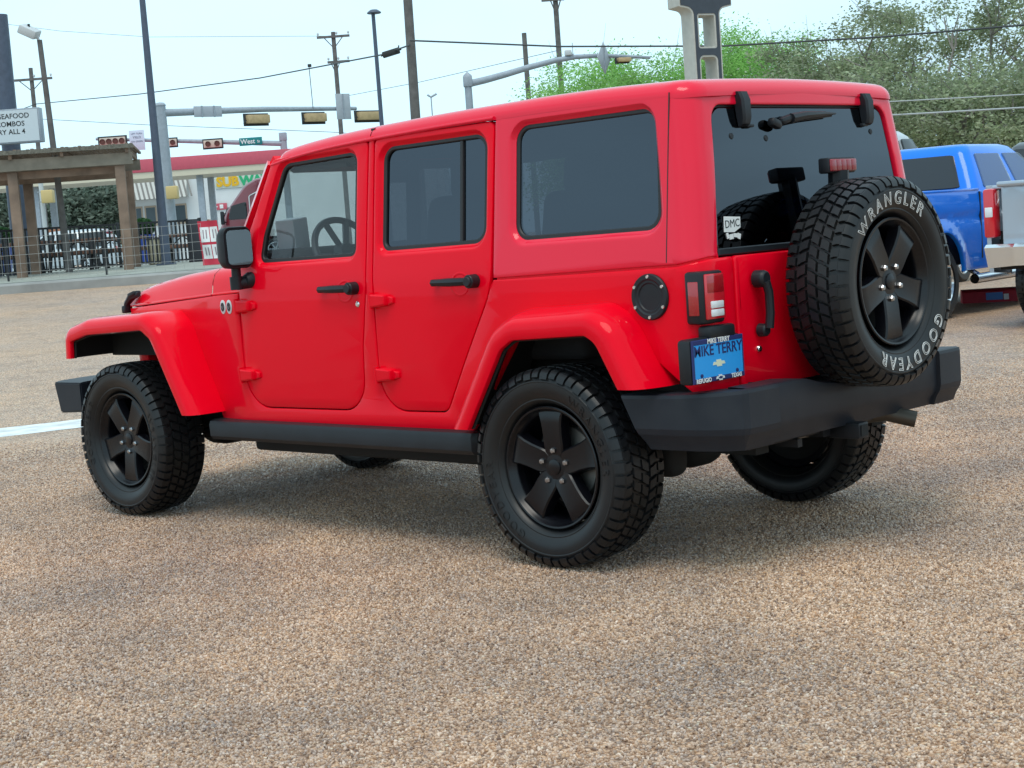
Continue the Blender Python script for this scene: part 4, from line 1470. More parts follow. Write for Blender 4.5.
def tree(name, label, base, h, rad, trunk_h, n_leaf, M, leaf=.09, trunk_r=.22, group=None, twig=0, clump=.55, NC=260, seed=1, bark=BARK):
    root = thing(name, label, 'tree', base, random.Random(seed).uniform(0, 6), group)
    rs = random.Random(seed)
    bm = nb()
    tips = []
    def limb(p, d, L, r, depth):
        pts = [Vector(p)]; d = Vector(d).normalized()
        k = 4
        for i in range(k):
            d = (d + Vector((rs.uniform(-.25, .25), rs.uniform(-.25, .25), rs.uniform(-.10, .18)))).normalized()
            pts.append(pts[-1] + d * L / k)
        tube(bm, pts, r, 7 if depth < 2 else 4, radii=[r * (1 - .45 * i / k) for i in range(k + 1)], cap=False)
        if depth >= 3:
            tips.append(pts[-1]); tips.append(pts[-2])
            return
        m = rs.randint(3, 4)
        for q in range(m):
            az = rs.uniform(0, 2 * math.pi)
            out_ = Vector((math.cos(az), math.sin(az), rs.uniform(-.1, .8)))
            limb(pts[rs.choice([2, 3, 4, 4])], (d * .7 + out_).normalized(), L * rs.uniform(.55, .8), r * .52, depth + 1)
    nmain = 6
    top = Vector((rs.uniform(-.2, .2), rs.uniform(-.2, .2), trunk_h))
    tube(bm, [(0, 0, -.3), (top.x * .3, top.y * .3, trunk_h * .4), top], trunk_r, 10, radii=[trunk_r * 1.3, trunk_r, trunk_r * .8])
    for q in range(nmain):
        az = 2 * math.pi * (q + rs.uniform(-.3, .3)) / nmain
        limb(top, Vector((math.cos(az), math.sin(az), rs.uniform(.35, 1.1))), (h - trunk_h) * .48, trunk_r * .5, 1)
    T = np.array([tuple(t) for t in tips])
    # scale the limb tips into the wanted crown
    c0 = np.array([0, 0, trunk_h + (h - trunk_h) * .42])
    ext = np.abs(T - T.mean(0)).max(0)
    sc = np.array([rad, rad, (h - trunk_h) * .55]) / np.maximum(ext, .1)
    # clump centres: the limb tips plus points spread through an uneven crown
    u = rng.normal(size=(NC, 3)); u /= np.linalg.norm(u, axis=1)[:, None]
    lob = 1 + .22 * np.sin(u[:, 0] * 5 + seed) * np.cos(u[:, 1] * 4 + seed * 2) + .15 * np.sin(u[:, 2] * 6 + seed)
    rr = rng.uniform(.30, 1.0, NC) ** .6 * lob
    C2 = c0 + u * rr[:, None] * np.array([rad, rad, (h - trunk_h) * .55]) 
    C2[:, 2] = np.maximum(C2[:, 2], trunk_h * .55 + rng.uniform(0, .8, NC))
    for v in bm.verts:
        if v.co.z > trunk_h + .15:
            f_ = min(1, (v.co.z - trunk_h) / 1.0)
            v.co.x *= 1 + (sc[0] - 1) * f_ * .9; v.co.y *= 1 + (sc[1] - 1) * f_ * .9
            v.co.z = trunk_h + (v.co.z - trunk_h) * (1 + (sc[2] - 1) * f_ * .8)
    ex = max(max(abs(v.co.x), abs(v.co.y)) for v in bm.verts); ez = max(v.co.z for v in bm.verts)
    fx_ = min(1, rad * .8 / ex); fz_ = min(1, (h - trunk_h) * .85 / max(.1, ez - trunk_h))
    for v in bm.verts:
        if v.co.z > trunk_h:
            v.co.x *= fx_; v.co.y *= fx_; v.co.z = trunk_h + (v.co.z - trunk_h) * fz_
    tr = obj('trunk', bm, bark, root)
    C = C2
    w = rng.uniform(.3, 1.6, len(C)); w /= w.sum()
    idx = rng.choice(len(C), n_leaf, p=w)
    pts = C[idx] + rng.normal(size=(n_leaf, 3)) * clump * np.array([1, 1, .6])
    leaves_mesh('crown', pts, leaf, M, root)
    if twig:
        bm = nb()
        for k in range(twig):
            c_ = Vector(C[rng.integers(len(C))])
            d = (c_ - Vector(c0)).normalized() + Vector(rng.normal(size=3) * .5)
            L_ = rs.uniform(.4, .9)
            tube(bm, [c_, c_ + d * L_ * .5, c_ + d * L_ + Vector((0, 0, rs.uniform(-.1, .3)))], .012, 3, radii=[.011, .008, .003], cap=False)
        obj('twigs', bm, GREYBARK, root)
    return root

oaks = [  # X, Z, height, radius, seed
    (10.2, 50, 6.4, 3.0, 3, 'tall grey-green live oak standing left of the others behind the blue truck'),
    (13.2, 46, 7.9, 4.6, 5, 'tall grey-green live oak with the highest crown at the right edge of the photo'),
    (17.5, 40, 7.4, 4.6, 8, 'grey-green live oak cut by the right edge of the photo behind the silver truck'),
    (10.8, 38, 4.6, 3.4, 12, 'low spreading live oak hanging over the blue truck cab'),
]
for X, Z, h, rad, sd_, lb in oaks:
    tree('oak_tree', lb, world(X, Z, 0), h, rad, 1.5, 52000, OAK, leaf=.060, twig=380, group='live oaks behind the parked trucks', seed=sd_, clump=.33, NC=170, bark=GREYBARK)
tree('leafy_tree', 'fresh bright green leafy tree right behind the grey pylon sign', world(8.2, 55, 0), 7.2, 3.8, 1.8, 150000, GREENL, leaf=.052, seed=21, clump=.45, twig=80, group='bright green trees behind the pylon sign')
tree('leafy_tree', 'fresh bright green leafy tree left of the grey pylon sign above the red roof', world(4.4, 56, 0), 6.8, 3.4, 1.7, 140000, GREENL, leaf=.052, seed=23, clump=.45, twig=80, group='bright green trees behind the pylon sign')
tree('shade_tree', 'dark green tree seen under the red fuel canopy left of the shop', world(-24.5, 97, .9), 5.6, 3.2, 1.4, 26000, DARKL, leaf=.17, seed=31, clump=.7)
tree('shade_tree', 'dark green tree seen between the pergola posts behind the white car', world(-29.5, 98, .9), 5.4, 3.4, 1.2, 26000, DARKL, leaf=.17, seed=33, clump=.7)

# ------------------------------------------------------------------ poles, masts, wires
POLEB = mat('blue_grey_pole', (.075, .095, .14), .5, noise=.15)
POLEG = mat('galvanised_grey', (.33, .37, .42), .5, noise=.12)
WOOD = mat('pole_wood', (.14, .13, .125), .85, noise=.3, nscale=5)
WIRE = mat('wire_black', (.05, .055, .06), .6)
LAMPW = mat('lamp_grey', (.55, .57, .58), .5)
YELL = mat('signal_yellow', (.50, .36, .19), .5, noise=.15)
BLK = mat('signal_black', (.02, .022, .022), .5)
SIGNB = mat('sign_back', (.42, .45, .50), .5, noise=.12, nscale=3)
AMBER = mat('dark_lamp_lens', (.12, .03, .02), .3)
def pole_root(name, label, cat, px, py, Z, gz, group=None):
    p = ray(px, py, Z)
    o = thing(name, label, cat, (p.x, p.y, gz), RZ, group)
    return o, p.z - gz       # local frame: x right, y away
def local(o, p):
    return Matrix.Rotation(-o.rotation_euler.z, 4, 'Z') @ (Vector(p) - Vector(o.location))

# blue-grey sign pole with the letter board
o, h = pole_root('sign_pole', 'thick blue-grey steel sign pole at the left edge, behind the letter board', 'pole', -2, 15, 41, 1.09)
bm = nb(); tube(bm, [(0, 0, -.1), (0, 0, h)], .23, 20); obj('pole', bm, POLEB, o)
bm = nb(); box(bm, (0, 0, .03), (.7, .7, .06), bevel=.01); obj('base_plate', bm, POLEB, o)
o, h = pole_root('letter_board', 'white changeable letter board sign listing seafood combos', 'sign', -13, 146, 40.2, 1.09)
LBH = h
bm = nb(); box(bm, (-.15, 0, h + .42), (3.1, .30, .84), bevel=.02); obj('cabinet', bm, POLEG, o)
bm = nb(); box(bm, (-.15, -.155, h + .42), (3.0, .01, .76)); obj('face', bm, mat('board_white', (.62, .68, .72), .4), o)
def board_text(s, xr, z, size):
    return text_bm(s, size, frame((xr, -.163, z), (1, 0, 0), (0, 0, 1)), .001, align='RIGHT', offs=.002)
bm = board_text('EN SEAFOOD', 1.15, h + .66, .17)
join(bm, board_text('COMBOS', 1.02, h + .47, .17)); join(bm, board_text('RY ALL 4', 1.02, h + .28, .17))
obj('lettering', bm, BLK, o)
bm = nb()
for x in (-1.2, .0): box(bm, (x, .1, h / 2 - .1), (.12, .12, h))
obj('post', bm, POLEB, o)

# parking lot flood light
o, h = pole_root('flood_light', 'weathered wooden pole with a tilted white box flood light behind the pergola', 'flood light', 39.5, 40, 37.5, 1.09)
bm = nb(); tube(bm, [(.17, 0, 0), (-.0, 0, h)], .065, 12, radii=[.085, .06]); obj('pole', bm, WOOD, o)
bm = nb()
box(bm, (-.20, -.05, h + .20), (.42, .40, .20), rot=Matrix.Rotation(R(28), 4, 'Y') @ Matrix.Rotation(R(12), 4, 'X'), bevel=.03)
tube(bm, [(0, 0, h - .1), (-.05, 0, h + .10)], .035, 8)
LH = obj('lamp_head', bm, LAMPW, o)
bm = nb(); tube(bm, [(-.2, -.05, h + .3), (-.2, -.05, h + .37)], .03, 8); obj('photocell', bm, BLK, LH)

# tall dark blue-grey pole
o, h = pole_root('tall_pole', 'tall slim dark blue-grey steel pole beside the grey traffic mast', 'pole', 140, -25, 38, 1.09)
bm = nb(); tube(bm, [(0, 0, 0), (0, 0, h)], .08, 14, radii=[.115, .065]); obj('pole', bm, POLEB, o)
bm = nb(); box(bm, (0, 0, .02), (.4, .4, .04), bevel=.01); obj('base_plate', bm, POLEB, o)

# distant utility poles
def utility(px, py, Z, gz, arms, r, label, lean=0, group='wooden utility poles along the street', ins=True):
    o, h = pole_root('utility_pole', label, 'utility pole', px, py, Z, gz, group)
    bm = nb(); tube(bm, [(lean * h, 0, 0), (0, 0, h)], r, 12, radii=[r * 1.2, r]); obj('pole', bm, WOOD, o)
    for (dz, x0, x1) in arms:
        bm = nb(); box(bm, ((x0 + x1) / 2, -.12, h - dz), (x1 - x0, .10, .12))
        for s_ in (-1, 1):
            tube(bm, [(s_ * min(abs(x0), abs(x1)) * .6, -.12, h - dz), (0, -.1, h - dz - .6)], .025, 5)
        a = obj('crossarm', bm, WOOD, o)
        if ins:
            bm = nb()
            for x in (x0 + .06, 0.18, x1 - .06):
                lathe(bm, [(0, .12), (.05, .11), (.06, .04), (.03, -.02)], 8, Mx=Matrix.Translation((x, -.12, h - dz + .12)) @ Matrix.Rotation(R(90), 4, 'X'))
            obj('insulators', bm, LAMPW, a)
    return o, h
utility(30.5, 68, 85, .9, [(.6, -1.1, 1.1)], .11, 'small far utility pole with one crossarm behind the flood light')
o, h = utility(333, 32, 85, .9, [(.25, -.85, .85), (1.55, -.40, .75)], .11, 'utility pole with two crossarms behind the traffic signal arm')
o, h = utility(406.5, -18, 42, .9, [], .115, 'thick leaning wooden utility pole carrying a black cable box', lean=-.01)
utility(524, 33, 62, .4, [], .09, 'plain short wooden pole right of the curved traffic arm base')
utility(554.5, -12, 64, .4, [(.45, -.55, .35)], .10, 'utility pole with a crossarm crossing the curved traffic arm')
# slim dark street lamp
o, h = pole_root('street_lamp', 'slim dark street lamp with a flat dome head', 'street lamp', 373, 13, 47, .8)
bm = nb(); tube(bm, [(0, 0, 0), (0, 0, h)], .05, 10, radii=[.075, .055]); obj('pole', bm, POLEB, o)
bm = nb(); lathe(bm, [(0, .10), (.10, .09), (.19, .03), (.21, 0), (.19, -.02), (0, -.02)], 20, Mx=Matrix.Translation((.03, 0, h)) @ Matrix.Rotation(R(90), 4, 'X')); obj('lamp_head', bm, POLEB, o)
o, h = pole_root('antenna_mast', 'thin grey mast with a small forked head above the car roof', 'antenna', 431, 97, 70, .6)
bm = nb(); tube(bm, [(0, 0, 0), (0, 0, h)], .03, 6); obj('mast', bm, POLEG, o)
bm = nb(); tube(bm, [(-.15, 0, h + .1), (0, 0, h), (.25, 0, h + .12)], .05, 6); obj('head', bm, POLEG, o)

PALEW = mat('wire_pale', (.42, .45, .46), .6)
def wire(name, label, pts, rad=.018, group='overhead wires', sag=0.0, M=None):
    P = [ray(*p) for p in pts]
    q = []
    for a, b_ in zip(P, P[1:]):
        for k in range(8):
            t = k / 8
            v = a.lerp(b_, t); v.z -= sag * 4 * t * (1 - t)
            q.append(v)
    q.append(P[-1])
    c = thing(name, label, 'wire', (0, 0, 0), 0, group)
    c.location = q[0]
    bm = nb(); tube(bm, [v - q[0] for v in q], rad, 6)
    obj('cable', bm, M or WIRE, c)
    return c
wire('overhead_wire', 'black cable sagging from the left towards the thick leaning pole', [(-30, 128, 82), (36, 104, 84), (140, 94, 70), (260, 78, 58), (383, 54.5, 45), (410, 45, 41.8)], .022)
wire('overhead_wire', 'black cable running from the thick leaning pole over the pylon sign to the right edge', [(410, 40.5, 41.8), (560, 46.5, 42), (724, 46, 41), (880, 37, 39), (1060, 22, 36)], .024)
wire('overhead_wire', 'thin low wire crossing behind the traffic signs on the left', [(-20, 120, 85), (40, 119, 85), (150, 125, 82), (330, 132, 78), (360, 134, 78)], .014)
wire('overhead_wire', 'pale wire crossing in front of the oaks above the blue truck', [(840, 118, 36), (920, 113.5, 34), (1050, 106, 32)], .020, M=PALEW)
wire('overhead_wire', 'upper thin wire crossing in front of the oaks', [(830, 105, 36), (920, 100, 34), (1050, 93, 32)], .014, M=PALEW)
wire('overhead_wire', 'thin wire rising from the far utility pole to the upper right of the leaning pole', [(336, 98, 84), (420, 82, 75), (560, 50, 66)], .012)
wire('overhead_wire', 'faint wire high at the left above the flood light', [(-10, 22, 85), (60, 31, 85), (150, 37, 85), (335, 36, 85)], .010)
# cable box hanging on the wire
c0 = ray(391, 52, 43.5)
o = thing('cable_box', 'black cable splice box hanging on the wire left of the leaning pole', 'cable box', c0, RZ)
bm = nb(); box(bm, (0, 0, -.02), (.48, .16, .16), rot=Matrix.Rotation(R(-13), 4, 'Y'), bevel=.03)
tube(bm, [(-.28, 0, -.08), (.28, 0, .06)], .03, 6); obj('case', bm, BLK, o)
bm = nb(); tube(bm, [(.2, 0, .06), (.22, 0, .16)], .02, 6); obj('hanger', bm, WIRE, o)

# ---- traffic masts
def signal(label, p, rz, w, h, back, lamps=3, group='horizontal traffic signals on the near arm'):
    o = thing('traffic_signal', label, 'traffic signal', p, rz, group)
    bm = nb(); box(bm, (0, 0, 0), (w, .03, h), bevel=.012); obj('backplate', bm, BLK, o)
    if back:
        bm = nb(); box(bm, (0.02, -.10, .01), (w * .86, .20, h * .66), bevel=.02)
        obj('housing', bm, YELL, o)
        bm = nb(); tube(bm, [(-w * .45, -.12, -.02), (-w * .58, -.14, -.12), (-w * .52, -.12, .05)], .018, 6); obj('cable', bm, BLK, o)
    else:
        bm = nb(); box(bm, (0, -.05, 0), (w * .88, .08, h * .70), bevel=.015); obj('housing', bm, mat('signal_pale', (.60, .50, .42), .5), o)
        for k in range(lamps):
            x = (k - (lamps - 1) / 2) * w * .88 / lamps
            bm = nb(); lathe(bm, [(0, .10), (h * .20, .10), (h * .24, .14), (h * .26, .14), (h * .26, 0)], 16, Mx=Matrix.Translation((x, -.02, 0)) @ Matrix.Rotation(math.pi, 4, 'Z'))
            obj('lamp', bm, AMBER, o)
    return o
o, h = pole_root('traffic_mast', 'thick grey traffic mast with a long horizontal arm over the street', 'traffic mast', 160, 105, 48, .86)
bm = nb(); tube(bm, [(0, 0, 0), (0, 0, h)], .15, 18, radii=[.19, .155]); obj('column', bm, POLEG, o)
bm = nb(); lathe(bm, [(0, .08), (.12, .06), (.17, 0), (.17, -.03)], 16, Mx=Matrix.Translation((0, 0, h)) @ Matrix.Rotation(R(90), 4, 'X')); obj('cap', bm, POLEG, o)
a = local(o, ray(161, 113, 48)); e = local(o, ray(356, 108.5, 52))
bm = nb(); tube(bm, [a, a.lerp(e, .5) + Vector((0, 0, .04)), e], .1, 12, radii=[.115, .085, .06]); obj('arm', bm, POLEG, o)
ang = math.atan2((e - a).y, (e - a).x)
def on_arm(px, dpy=0, dz=0):
    t = (px - 161) / (356 - 161)
    q = ray(161, 113, 48).lerp(ray(356, 108.5, 52), t)
    q.z += dz - .0
    q += -FH * .16
    return q
for px, w, lb in ((252, .86, 'yellow-backed traffic signal nearest the mast on the near arm'), (310.5, .84, 'yellow-backed traffic signal in the middle of the near arm under the drop wire'), (368, .98, 'yellow-backed traffic signal at the end of the near arm behind the street lamp')):
    signal(lb, on_arm(px, dz=-.28) if px < 360 else on_arm(px, dz=-.27), RZ + ang, w, .38, True)
s = thing('street_sign', 'wide grey back of a street name sign near the mast', 'sign', on_arm(206, dz=0), RZ + ang, 'sign backs on the near arm')
bm = nb(); box(bm, (0, 0, 0), (.92, .02, .32), bevel=.005); obj('panel', bm, SIGNB, s)
bm = nb(); box(bm, (-.2, -.02, 0), (.04, .04, .34)); box(bm, (.2, -.02, 0), (.04, .04, .34)); obj('bracket', bm, POLEG, s)
s = thing('lane_sign', 'upright grey back of a lane sign between the middle and end signals', 'sign', on_arm(343, dz=.06), RZ + ang, 'sign backs on the near arm')
bm = nb(); box(bm, (0, 0, 0), (.52, .02, .80), bevel=.005); obj('panel', bm, SIGNB, s)
bm = nb(); box(bm, (0, -.02, .0), (.04, .03, .78)); obj('bracket', bm, POLEG, s)
s = thing('drop_wire', 'thin wire dropping from the sagging cable to the middle signal', 'wire', on_arm(311, dz=.02), RZ)
bm = nb(); tube(bm, [(0, 0, 0), (-.02, 0, 1.30)], .012, 5); obj('cable', bm, WIRE, s)
bm = nb(); box(bm, (0, 0, 1.32), (.12, .06, .10), bevel=.02); obj('clamp', bm, BLK, s)
# yellow pedestrian signals
def ped(px, py, Z, lb, w=.34):
    p = ray(px, py, Z)
    s = thing('pedestrian_signal', lb, 'pedestrian signal', p, RZ, 'yellow pedestrian signal boxes')
    bm = nb(); box(bm, (0, 0, 0), (w, .30, w * 1.1), bevel=.03); obj('box', bm, mat('ped_yellow', (.62, .46, .20), .5), s)
    bm = nb(); box(bm, (-w * .62, 0, w * .42), (w * .5, .05, .03)); box(bm, (-w * .62, 0, -w * .42), (w * .5, .05, .03)); obj('bracket', bm, POLEG, s)
ped(172.5, 192.5, 47.8, 'yellow pedestrian signal box mounted on the thick grey mast')
ped(48, 196.5, 50, 'yellow pedestrian signal box on the white post between the pergola posts', .36)
o, h = pole_root('signal_post', 'slim white signal post seen between the pergola posts', 'post', 39.5, 172, 50.2, .86)
bm = nb(); tube(bm, [(0, 0, 0), (0, 0, h)], .07, 10); obj('post', bm, LAMPW, o)
bm = nb(); lathe(bm, [(0, .05), (.08, .02), (.08, 0)], 10, Mx=Matrix.Translation((0, 0, h)) @ Matrix.Rotation(R(90), 4, 'X')); obj('cap', bm, LAMPW, o)

# far arm with the street name
o, h = pole_root('traffic_mast', 'far thin traffic mast whose arm carries the green street sign', 'traffic mast', 283, 137, 76, .86)
bm = nb(); tube(bm, [(0, 0, 0), (0, 0, h)], .16, 14); obj('column', bm, POLEG, o)
bm = nb(); box(bm, (0, 0, h + .02), (.34, .34, .36), bevel=.02); obj('cap', bm, POLEG, o)
a = local(o, ray(282, 143.5, 76)); e = local(o, ray(96, 139, 76))
bm = nb(); tube(bm, [a, e], .1, 10, radii=[.13, .07]); obj('arm', bm, POLEG, o)
def on_far(px, dz=0):
    t = (px - 96) / (282 - 96)
    q = ray(96, 139, 76).lerp(ray(282, 143.5, 76), t) - FH * .2
    q.z += dz
    return q
signal('pale four-lamp traffic signal above the pergola corner on the far arm', on_far(113.5, -.10), RZ, 1.36, .50, False, 4, 'horizontal traffic signals on the far arm')
signal('pale traffic signal on the far arm just right of the thick mast', on_far(170, -.10), RZ, .80, .46, False, 2, 'horizontal traffic signals on the far arm')
signal('pale traffic signal on the far arm left of the green street sign', on_far(213.5, -.10), RZ, .96, .48, False, 2, 'horizontal traffic signals on the far arm')
s = thing('street_sign', 'green street name sign reading West on the far arm', 'street sign', on_far(251.5, .05), RZ)
bm = nb(); box(bm, (0, 0, 0), (1.06, .03, .36), bevel=.008); obj('panel', bm, mat('sign_green', (.0, .20, .20), .4), s)
bm = text_bm('West', .30, frame((-.14, -.022, 0), (1, 0, 0), (0, 0, 1)), .002, offs=.006)
join(bm, text_bm('St', .16, frame((.36, -.022, -.02), (1, 0, 0), (0, 0, 1)), .002, offs=.003))
obj('lettering', bm, mat('sign_white', (.7, .78, .78), .5), s)
s = thing('regulatory_sign', 'white upright regulatory sign with small dark lines of text above the pergola', 'sign', on_far(138, -.02), RZ)
bm = nb(); box(bm, (0, 0, 0), (.70, .03, .92), bevel=.01); obj('panel', bm, mat('sign_bluewhite', (.60, .66, .78), .4), s)
bm = text_bm('LEFT TURN', .105, frame((0, -.02, .30), (1, 0, 0), (0, 0, 1)), .002)
join(bm, text_bm('YIELD', .15, frame((0, -.02, .13), (1, 0, 0), (0, 0, 1)), .002)); join(bm, text_bm('ON GREEN', .11, frame((0, -.02, -.06), (1, 0, 0), (0, 0, 1)), .002))
obj('lettering', bm, mat('sign_ink', (.12, .13, .2), .5), s)

# curved arm mast on the right
o, h = pole_root('traffic_mast', 'grey traffic mast with a curved arm rising to the right above the car roof', 'traffic mast', 467.5, 78, 46, .5)
bm = nb(); tube(bm, [(0, 0, 0), (0, 0, h)], .10, 16, radii=[.13, .10]); obj('column', bm, POLEG, o)
bm = nb(); box(bm, (0, 0, h - .10), (.26, .26, .30), bevel=.03); lathe(bm, [(0, .14), (.12, .03), (.13, 0)], 6, Mx=Matrix.Translation((0, 0, h + .04)) @ Matrix.Rotation(R(90), 4, 'X')); obj('cap', bm, POLEG, o)
pts = [local(o, ray(px, py, 46 + (px - 467) * .012)) for px, py in ((468, 84), (485, 80), (505, 74.5), (530, 67), (555, 60.5), (575, 57), (600, 55.5), (650, 57.5))]
bm = nb(); tube(bm, pts, .08, 12, radii=[.10, .098, .092, .085, .078, .07, .062, .045]); obj('arm', bm, POLEG, o)
s = thing('warning_sign', 'grey back of a diamond sign on the curved arm', 'sign', ray(604, 58, 47.4), RZ + R(62))
bm = nb(); box(bm, (0, 0, 0), (.66, .02, .66), rot=Matrix.Rotation(R(45), 4, 'Y'), bevel=.004); obj('panel', bm, SIGNB, s)
bm = nb(); box(bm, (0, -.02, 0), (.05, .03, .7)); obj('bracket', bm, POLEG, s)
s = signal('small yellow-backed traffic signal end on near the tip of the curved arm', ray(622, 60.5, 47.6), RZ + R(20), .46, .18, True, 3, 'signals on the curved arm')
s = thing('camera_box', 'small pale detection camera on the curved arm', 'camera', ray(568, 53, 47.2), RZ)
bm = nb(); box(bm, (0, 0, .0), (.20, .24, .16), bevel=.03); obj('case', bm, LAMPW, s)
bm = nb(); tube(bm, [(.14, 0, -.12), (.14, 0, .28)], .012, 6); box(bm, (.08, 0, -.06), (.16, .05, .06)); obj('antenna', bm, POLEG, s)

# pylon sign
PY = mat('pylon_cream', (.52, .50, .45), .6, noise=.08)
PS = mat('pylon_slate', (.045, .055, .072), .5, noise=.12)
o, h = pole_root('pylon_sign', 'cream and slate pylon sign with two square openings, rising behind the car roof', 'sign', 710, 80, 34, 0)
o.rotation_euler.z = RZ + R(24)
K = 34 / FPX
def zz(py): return h + (80 - py) * K
W1 = .33
outl = [(-W1, -.0), (W1, -.0)]
prof = fillet([(-W1, 0), (W1, 0), (W1, zz(10)), (W1 + .30, zz(7)), (W1 + .30, zz(-60)), (-W1 - .30, zz(-60)), (-W1 - .30, zz(7)), (-W1, zz(10))], [0, 0, .14, .02, .02, .02, .02, .14], 6)
holes = [fillet([(-.19, zz(y1)), (.19, zz(y1)), (.19, zz(y0)), (-.19, zz(y0))], [.02, .02, r_, r_], 5) for y0, y1, r_ in ((16, 47, .02), (57, 92, .08), (100, 135, .08), (143, 178, .08))]
bm = nb()
panel(bm, prof, holes, [(0, 0), (0, .46)], [(0, 0), (0, .46)], lambda a, d, c: Vector((a, d, c)), flip=False)
PYO = obj('frame', bm, PY, o)
for dpt, fl in ((-.012, False), (.472, True)):
    bm = nb()
    panel(bm, offset(prof, .035 if area2(prof) > 0 else -.035), [offset(q, -.035 if area2(q) > 0 else .035) for q in holes], [(0, 0), (0, .01)], [(0, 0), (0, .01)], lambda a, d, c, dpt=dpt, fl=fl: Vector((a, dpt - d if fl else dpt + d, c)), flip=False)
    obj('face', bm, PS, o)

# ------------------------------------------------------------------ patio: pergola, fences, tables
TIM = mat('pergola_timber', (.25, .17, .125), .85, noise=.3, nscale=3)
TIML = mat('pergola_pale_timber', (.27, .235, .19), .85, noise=.25, nscale=3)
pw = spot(130, 276, 36.6, 1.06)
o = thing('pergola', 'weathered timber pergola with a lath roof over the picnic tables', 'pergola', pw, RZ + R(9))
KP = 36.6 / FPX
def hz(py, px):      # height of a pixel at the pergola's depth
    return ray(px, py, 36.6).z - 1.06
ht_b = hz(166, 120)
for (x, y) in ((0, 0), (-2.32, .05), (0, 2.6), (-2.32, 2.6), (-4.6, 0.05), (-4.6, 2.6)):
    bm = nb(); box(bm, (x, y, ht_b / 2 - .1), (.215, .215, ht_b + .2), bevel=.012)
    obj('post', bm, TIM, o)
for y in (-.14, 2.74):
    bm = nb(); box(bm, (-2.4, y, ht_b + .14), (5.4, .06, .26), bevel=.008); obj('beam', bm, TIML, o)
for y in (.16, 2.44):
    bm = nb(); box(bm, (-2.5, y, ht_b - .08), (5.0, .06, .17), bevel=.008); obj('beam', bm, TIM, o)
for x in (.20, -1.2, -2.3, -3.5, -4.7):
    bm = nb(); box(bm, (x, 1.3, ht_b + .33), (.07, 3.2, .14)); obj('rafter', bm, TIM, o)
bm = nb()
for k in range(62):
    x = .30 - k * .092
    box(bm, (x, 1.3, ht_b + .43 + .012 * math.sin(k * 1.7)), (.062, 3.3, .05))
obj('lath_roof', bm, TIM, o)
bm = nb(); box(bm, (-2.45, -.36, ht_b + .40), (5.6, .03, .09)); obj('lath_edge', bm, mat('lath_grey', (.16, .15, .125), .9, noise=.4, nscale=20), o)

IRON = mat('black_iron', (.016, .017, .02), .5)
MESHW = mat('pale_wire', (.36, .36, .35), .6)
fa = spot(-45, 282, 38.0, 1.09); fb = spot(203, 268, 42.5, 1.07)
o = thing('iron_fence', 'black iron picket fence along the patio edge', 'fence', fb, math.atan2((fa - fb).y, (fa - fb).x))
Lf = (Vector((fa.x, fa.y, 0)) - Vector((fb.x, fb.y, 0))).length
bm = nb()
k = 0.0
while k < Lf:
    box(bm, (k, 0, .58), (.036, .036, 1.04)); k += .118
obj('pickets', bm, IRON, o)
for z in (.10, 1.10):
    bm = nb(); box(bm, (Lf / 2, 0, z), (Lf, .045, .05)); obj('rail', bm, IRON, o)
k = 0.0
while k < Lf:
    bm = nb(); box(bm, (k, 0, .57), (.06, .06, 1.16), bevel=.005); obj('post', bm, IRON, o); k += 2.36
ma = spot(-45, 288, 34.2, .97); mb_ = spot(205, 275, 33.2, .97)
o = thing('wire_fence', 'pale square wire mesh fence in front of the black iron fence', 'fence', mb_, math.atan2((ma - mb_).y, (ma - mb_).x))
Lm = (ma - mb_).length
bm = nb()
for k in range(int(Lm / .21) + 1):
    tube(bm, [(k * .21, 0, .02), (k * .21, 0, .94)], .0032, 4)
for k in range(6):
    tube(bm, [(0, 0, .03 + k * .18), (Lm, 0, .03 + k * .18)], .0032, 4)
obj('mesh', bm, MESHW, o)
for x in (2.12, 4.3):
    bm = nb(); box(bm, (x, -.02, .36), (.035, .035, 1.18)); obj('post', bm, IRON, o)

TTOP = mat('table_wood', (.16, .085, .06), .7, noise=.25, nscale=6)
def picnic(px, py, Z, rz, label, w=1.7):
    o = thing('picnic_table', label, 'picnic table', spot(px, py, Z, 1.095), RZ + rz, 'picnic tables under the pergola')
    bm = nb()
    for k in range(4): box(bm, (0, -.30 + k * .20, .75), (w, .18, .09), bevel=.006)
    obj('tabletop', bm, TTOP, o)
    for y in (-.68, .68):
        bm = nb()
        for q in (-.08, .08): box(bm, (0, y + q, .45), (w, .15, .10), bevel=.006)
        obj('bench', bm, TTOP, o)
    for x in (-w * .32, w * .32):
        bm = nb()
        tube(bm, [(x, -.36, .74), (x, -.62, 0)], .055, 8); tube(bm, [(x, .36, .74), (x, .62, 0)], .055, 8); tube(bm, [(x, -.75, .42), (x, .75, .42)], .055, 8)
        obj('leg_frame', bm, IRON, o)
    bm = nb(); tube(bm, [(-w * .3, 0, .42), (w * .3, 0, .42)], .03, 8); tube(bm, [(-w * .3, 0, .42), (0, 0, .74), (w * .3, 0, .42)], .02, 6); obj('brace', bm, IRON, o)
picnic(14, 280, 40.6, R(3), 'picnic table at the left edge behind the fence', 1.9)
picnic(80, 274, 42.0, R(-6), 'picnic table between the two pergola posts')
picnic(116, 273, 43.6, R(8), 'picnic table beside the right pergola post')
picnic(185, 266, 45.5, R(4), 'picnic table right of the slatted bin', 1.2)
s = thing('litter_bin', 'beige slatted round litter bin behind the iron fence', 'bin', spot(160.5, 269, 43.2, 1.09), RZ)
bm = nb()
for k in range(22):
    t = 2 * math.pi * k / 22
    box(bm, (.29 * math.cos(t), .29 * math.sin(t), .35), (.02, .066, .66), rot=Matrix.Rotation(t, 4, 'Z'), bevel=.004)
